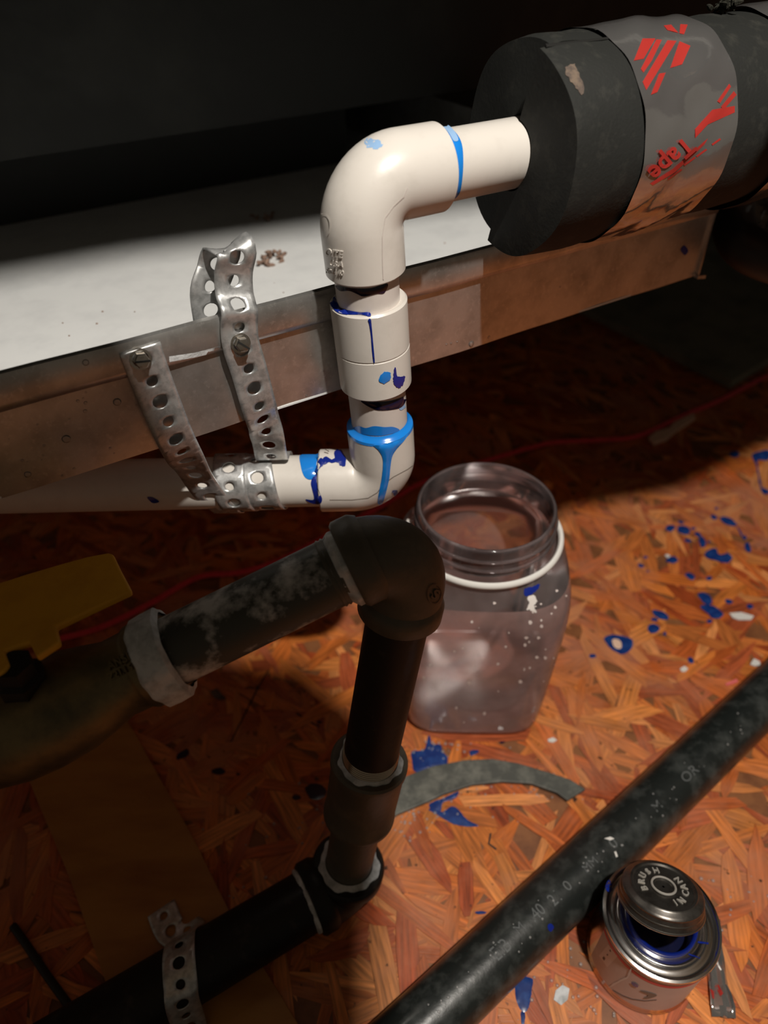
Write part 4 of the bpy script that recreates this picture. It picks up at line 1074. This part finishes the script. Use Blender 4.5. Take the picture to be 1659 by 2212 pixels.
# wrapped bundle past the pan corner
bc = atd(1600, 520, 0.41)
ls = empty('insulated_line', V((bc.x, bc.y, bc.z - 0.02)), 'black insulated line under crinkled clear plastic at the right edge', 'insulated line')
v, f = sweep(catmull([atd(1583, 455, 0.445), atd(1588, 500, 0.43), atd(1612, 535, 0.42), atd(1660, 560, 0.415), atd(1760, 590, 0.41)], 8), 0.0125, 28)
mk('line_sleeve', v, f, 'black_cable', ls)
vv, ff_ = [], []
p0, p1 = atd(1585, 425, 0.43), atd(1760, 470, 0.40); pd = (p1 - p0).normalized(); pu = (UP - pd * UP.dot(pd)).normalized(); pw_ = pd.cross(pu)
for i in range(17):
    for k in range(26):
        a = 2 * PI * k / 26; h = i / 16
        r = 0.0155 * min(1, 0.35 + h * 3) + 0.0022 * math.sin(a * 4 + h * 9) + 0.0014 * math.sin(a * 9 - h * 19)
        vv.append(p0.lerp(p1, h) + pu * (r * math.cos(a)) + pw_ * (r * math.sin(a)))
for i in range(16):
    for k in range(26): ff_.append((i * 26 + k, i * 26 + (k + 1) % 26, (i + 1) * 26 + (k + 1) % 26, (i + 1) * 26 + k))
mk('plastic_wrap', vv, ff_, 'bag', ls, sharp=20)

# ------------------------------------------------------------------ primer splashed on the floor
GEO['ground'] = ([V((-.9, -.5, .0009)), V((1.7, -.5, .0009)), V((1.7, 2.1, .0009)), V((-.9, 2.1, .0009))], [(0, 1, 2, 3)])
def zg(x, y): return (1150 + x / 3.2534, 880 + y / 3.2534)
def spot(poly, m='primer_floor', conv=zg, jag=0.5, lift=0.00004): decal('primer_spot', [[conv(*p) for p in poly]], ['ground'], m, floor, lift=lift, dome=0.00035, jag=jag, step=5)
def oval(cx, cy, rx, ry, rot=0.0, n=9):
    c, s = math.cos(rot), math.sin(rot); o_ = []
    for k in range(n):
        a = 2 * PI * k / n; q = random.uniform(.82, 1.12); x, y = rx * q * math.cos(a), ry * q * math.sin(a); o_.append((cx + x * c - y * s, cy + x * s + y * c))
    return o_
for s_ in [(968, 848, 34, 26), (1062, 860, 52, 30, .4), (1045, 808, 22, 10, .3), (1092, 936, 26, 12), (1165, 895, 28, 14, .6), (1192, 945, 24, 38, -.3), (1132, 850, 18, 8), (1240, 945, 12, 7), (1275, 770, 24, 16, .5), (1295, 710, 12, 8),
          (1380, 800, 60, 26, .4), (1492, 915, 14, 18), (1515, 985, 20, 38, -.3), (985, 1072, 44, 24), (1108, 1188, 40, 22, .5), (1242, 1202, 22, 16), (1382, 1364, 28, 17, .2), (1530, 1398, 24, 17, .3), (795, 1052, 17, 10), (760, 1112, 22, 14, .3),
          (900, 1455, 62, 28, .4), (860, 1490, 26, 13), (852, 1555, 42, 36), (930, 1590, 12, 14), (422, 1748, 30, 20), (1220, 1345, 62, 32, .7), (1250, 1420, 72, 30, .4), (1290, 1450, 48, 36), (1245, 1502, 20, 13), (1115, 1782, 20, 30, -.6), (810, 1155, 12, 9), (1420, 330, 34, 26)]:
    spot(oval(*s_))
spot([(1210, 1030), (1240, 1000), (1290, 990), (1310, 1030), (1350, 1030), (1370, 1020), (1405, 1055), (1380, 1090), (1340, 1092), (1290, 1075), (1230, 1060)])
spot([(1560, 320), (1660, 300), (1660, 370), (1590, 370), (1585, 410), (1605, 520), (1612, 560), (1650, 575), (1670, 600), (1630, 608), (1608, 585), (1592, 520), (1570, 400), (1545, 350)])
spot([(1440, 850), (1450, 848), (1480, 905), (1470, 905)])
# a ring-shaped spot: wet outline with a pale middle
ring_o = [(505, 1625), (540, 1600), (590, 1598), (640, 1608), (700, 1630), (705, 1670), (680, 1715), (630, 1735), (580, 1715), (535, 1680)]
spot(ring_o); spot([(560, 1640), (590, 1630), (620, 1650), (625, 1690), (600, 1700), (570, 1680)], 'chip_pale', lift=0.0006); spot([(930, 1042), (950, 1036), (968, 1050), (950, 1060)], 'chip_white', lift=0.0006)
zf = lambda x, y: (860 + x / 4.1475, 1450 + y / 4.1475)
spot([(120, 720), (200, 710), (240, 690), (270, 580), (290, 590), (300, 650), (380, 660), (400, 720), (440, 770), (430, 850), (330, 870), (200, 905), (140, 890), (125, 800)], 'primer_floor', zf)
spot([(640, 720), (680, 705), (725, 712), (700, 740), (650, 755)], 'primer_floor', zf)
spot([(280, 1190), (420, 1130), (540, 1075), (510, 1140), (400, 1180), (380, 1260), (320, 1270)], 'primer_floor', zf)
spot([(270, 1240), (340, 1230), (400, 1260), (480, 1210), (540, 1240), (620, 1330), (720, 1385), (600, 1390), (500, 1370), (420, 1330), (340, 1280)], 'primer_floor', zf)
zh = lambda x, y: (880 + x / 2.676, 1600 + y / 2.676)
spot([(625, 1375), (655, 1340), (690, 1365), (725, 1380), (718, 1450), (705, 1530), (680, 1570), (650, 1550), (625, 1480)], 'primer_floor', zh)
spot([(655, 1570), (680, 1575), (675, 1640), (660, 1640)], 'primer_floor', zh)
spot([(390, 990), (420, 985), (455, 990), (450, 1000), (410, 1002)], 'primer_floor', zh)
for q in [(683, 1710, 24, 18), (640, 1722, 10, 6), (395, 1630, 16, 8, -.6), (472, 1666, 14, 8), (1085, 1602, 6, 4), (690, 1560, 5, 3)]:
    spot(oval(*q), 'primer_black', lambda x, y: (x, y))
# crack lines and stains in the boards
for q, w_ in [([(580, 1448), (560, 1480), (535, 1530), (505, 1590), (480, 1640)], 3), ([(640, 1540), (668, 1558), (690, 1570)], 3), ([(1060, 1800), (1056, 1822), (1072, 1835)], 4)]:
    decal('crack', [stroke(q, w_)], ['ground'], 'black_cable', floor, lift=0.00003, smooth=False)
# water drops on the boards
spots = []
for (cx, cy, sx, sy, n) in [(890, 1760, 45, 25, 40), (930, 1640, 30, 16, 22), (1140, 1715, 50, 12, 18), (980, 1740, 60, 40, 26), (985, 1612, 60, 6, 10), (1300, 2140, 30, 20, 8), (1250, 2100, 40, 60, 14), (620, 1850, 90, 90, 20), (700, 1780, 30, 30, 10), (1600, 1950, 30, 40, 8), (1150, 2120, 80, 40, 14), (1540, 1920, 30, 25, 6)]:
    for _ in range(n): spots.append((random.gauss(cx, sx), random.gauss(cy, sy), random.uniform(0.0004, 0.0012)))
spots += [(920 + k * 14, 1602 + k * 1.5, .0011) for k in range(6)]
beads(spots, ['ground'], 'water_drops', 'glinting water drops scattered on the boards around the rubber strip', 'water', 'glint_drop')
spots = [(x, y, r) for x, y, r in [(random.uniform(900, 1659), 0, random.uniform(.0003, .0008)) for _ in range(50)]]
spots = [(x, 2190 - (x - 930) * .95 + random.uniform(-25, 50), r) for x, y, r in spots]
beads(spots, ['fpipe'], 'pipe_beads', 'tiny water beads on the long pipe lying on the floor', 'water', 'glint_drop')
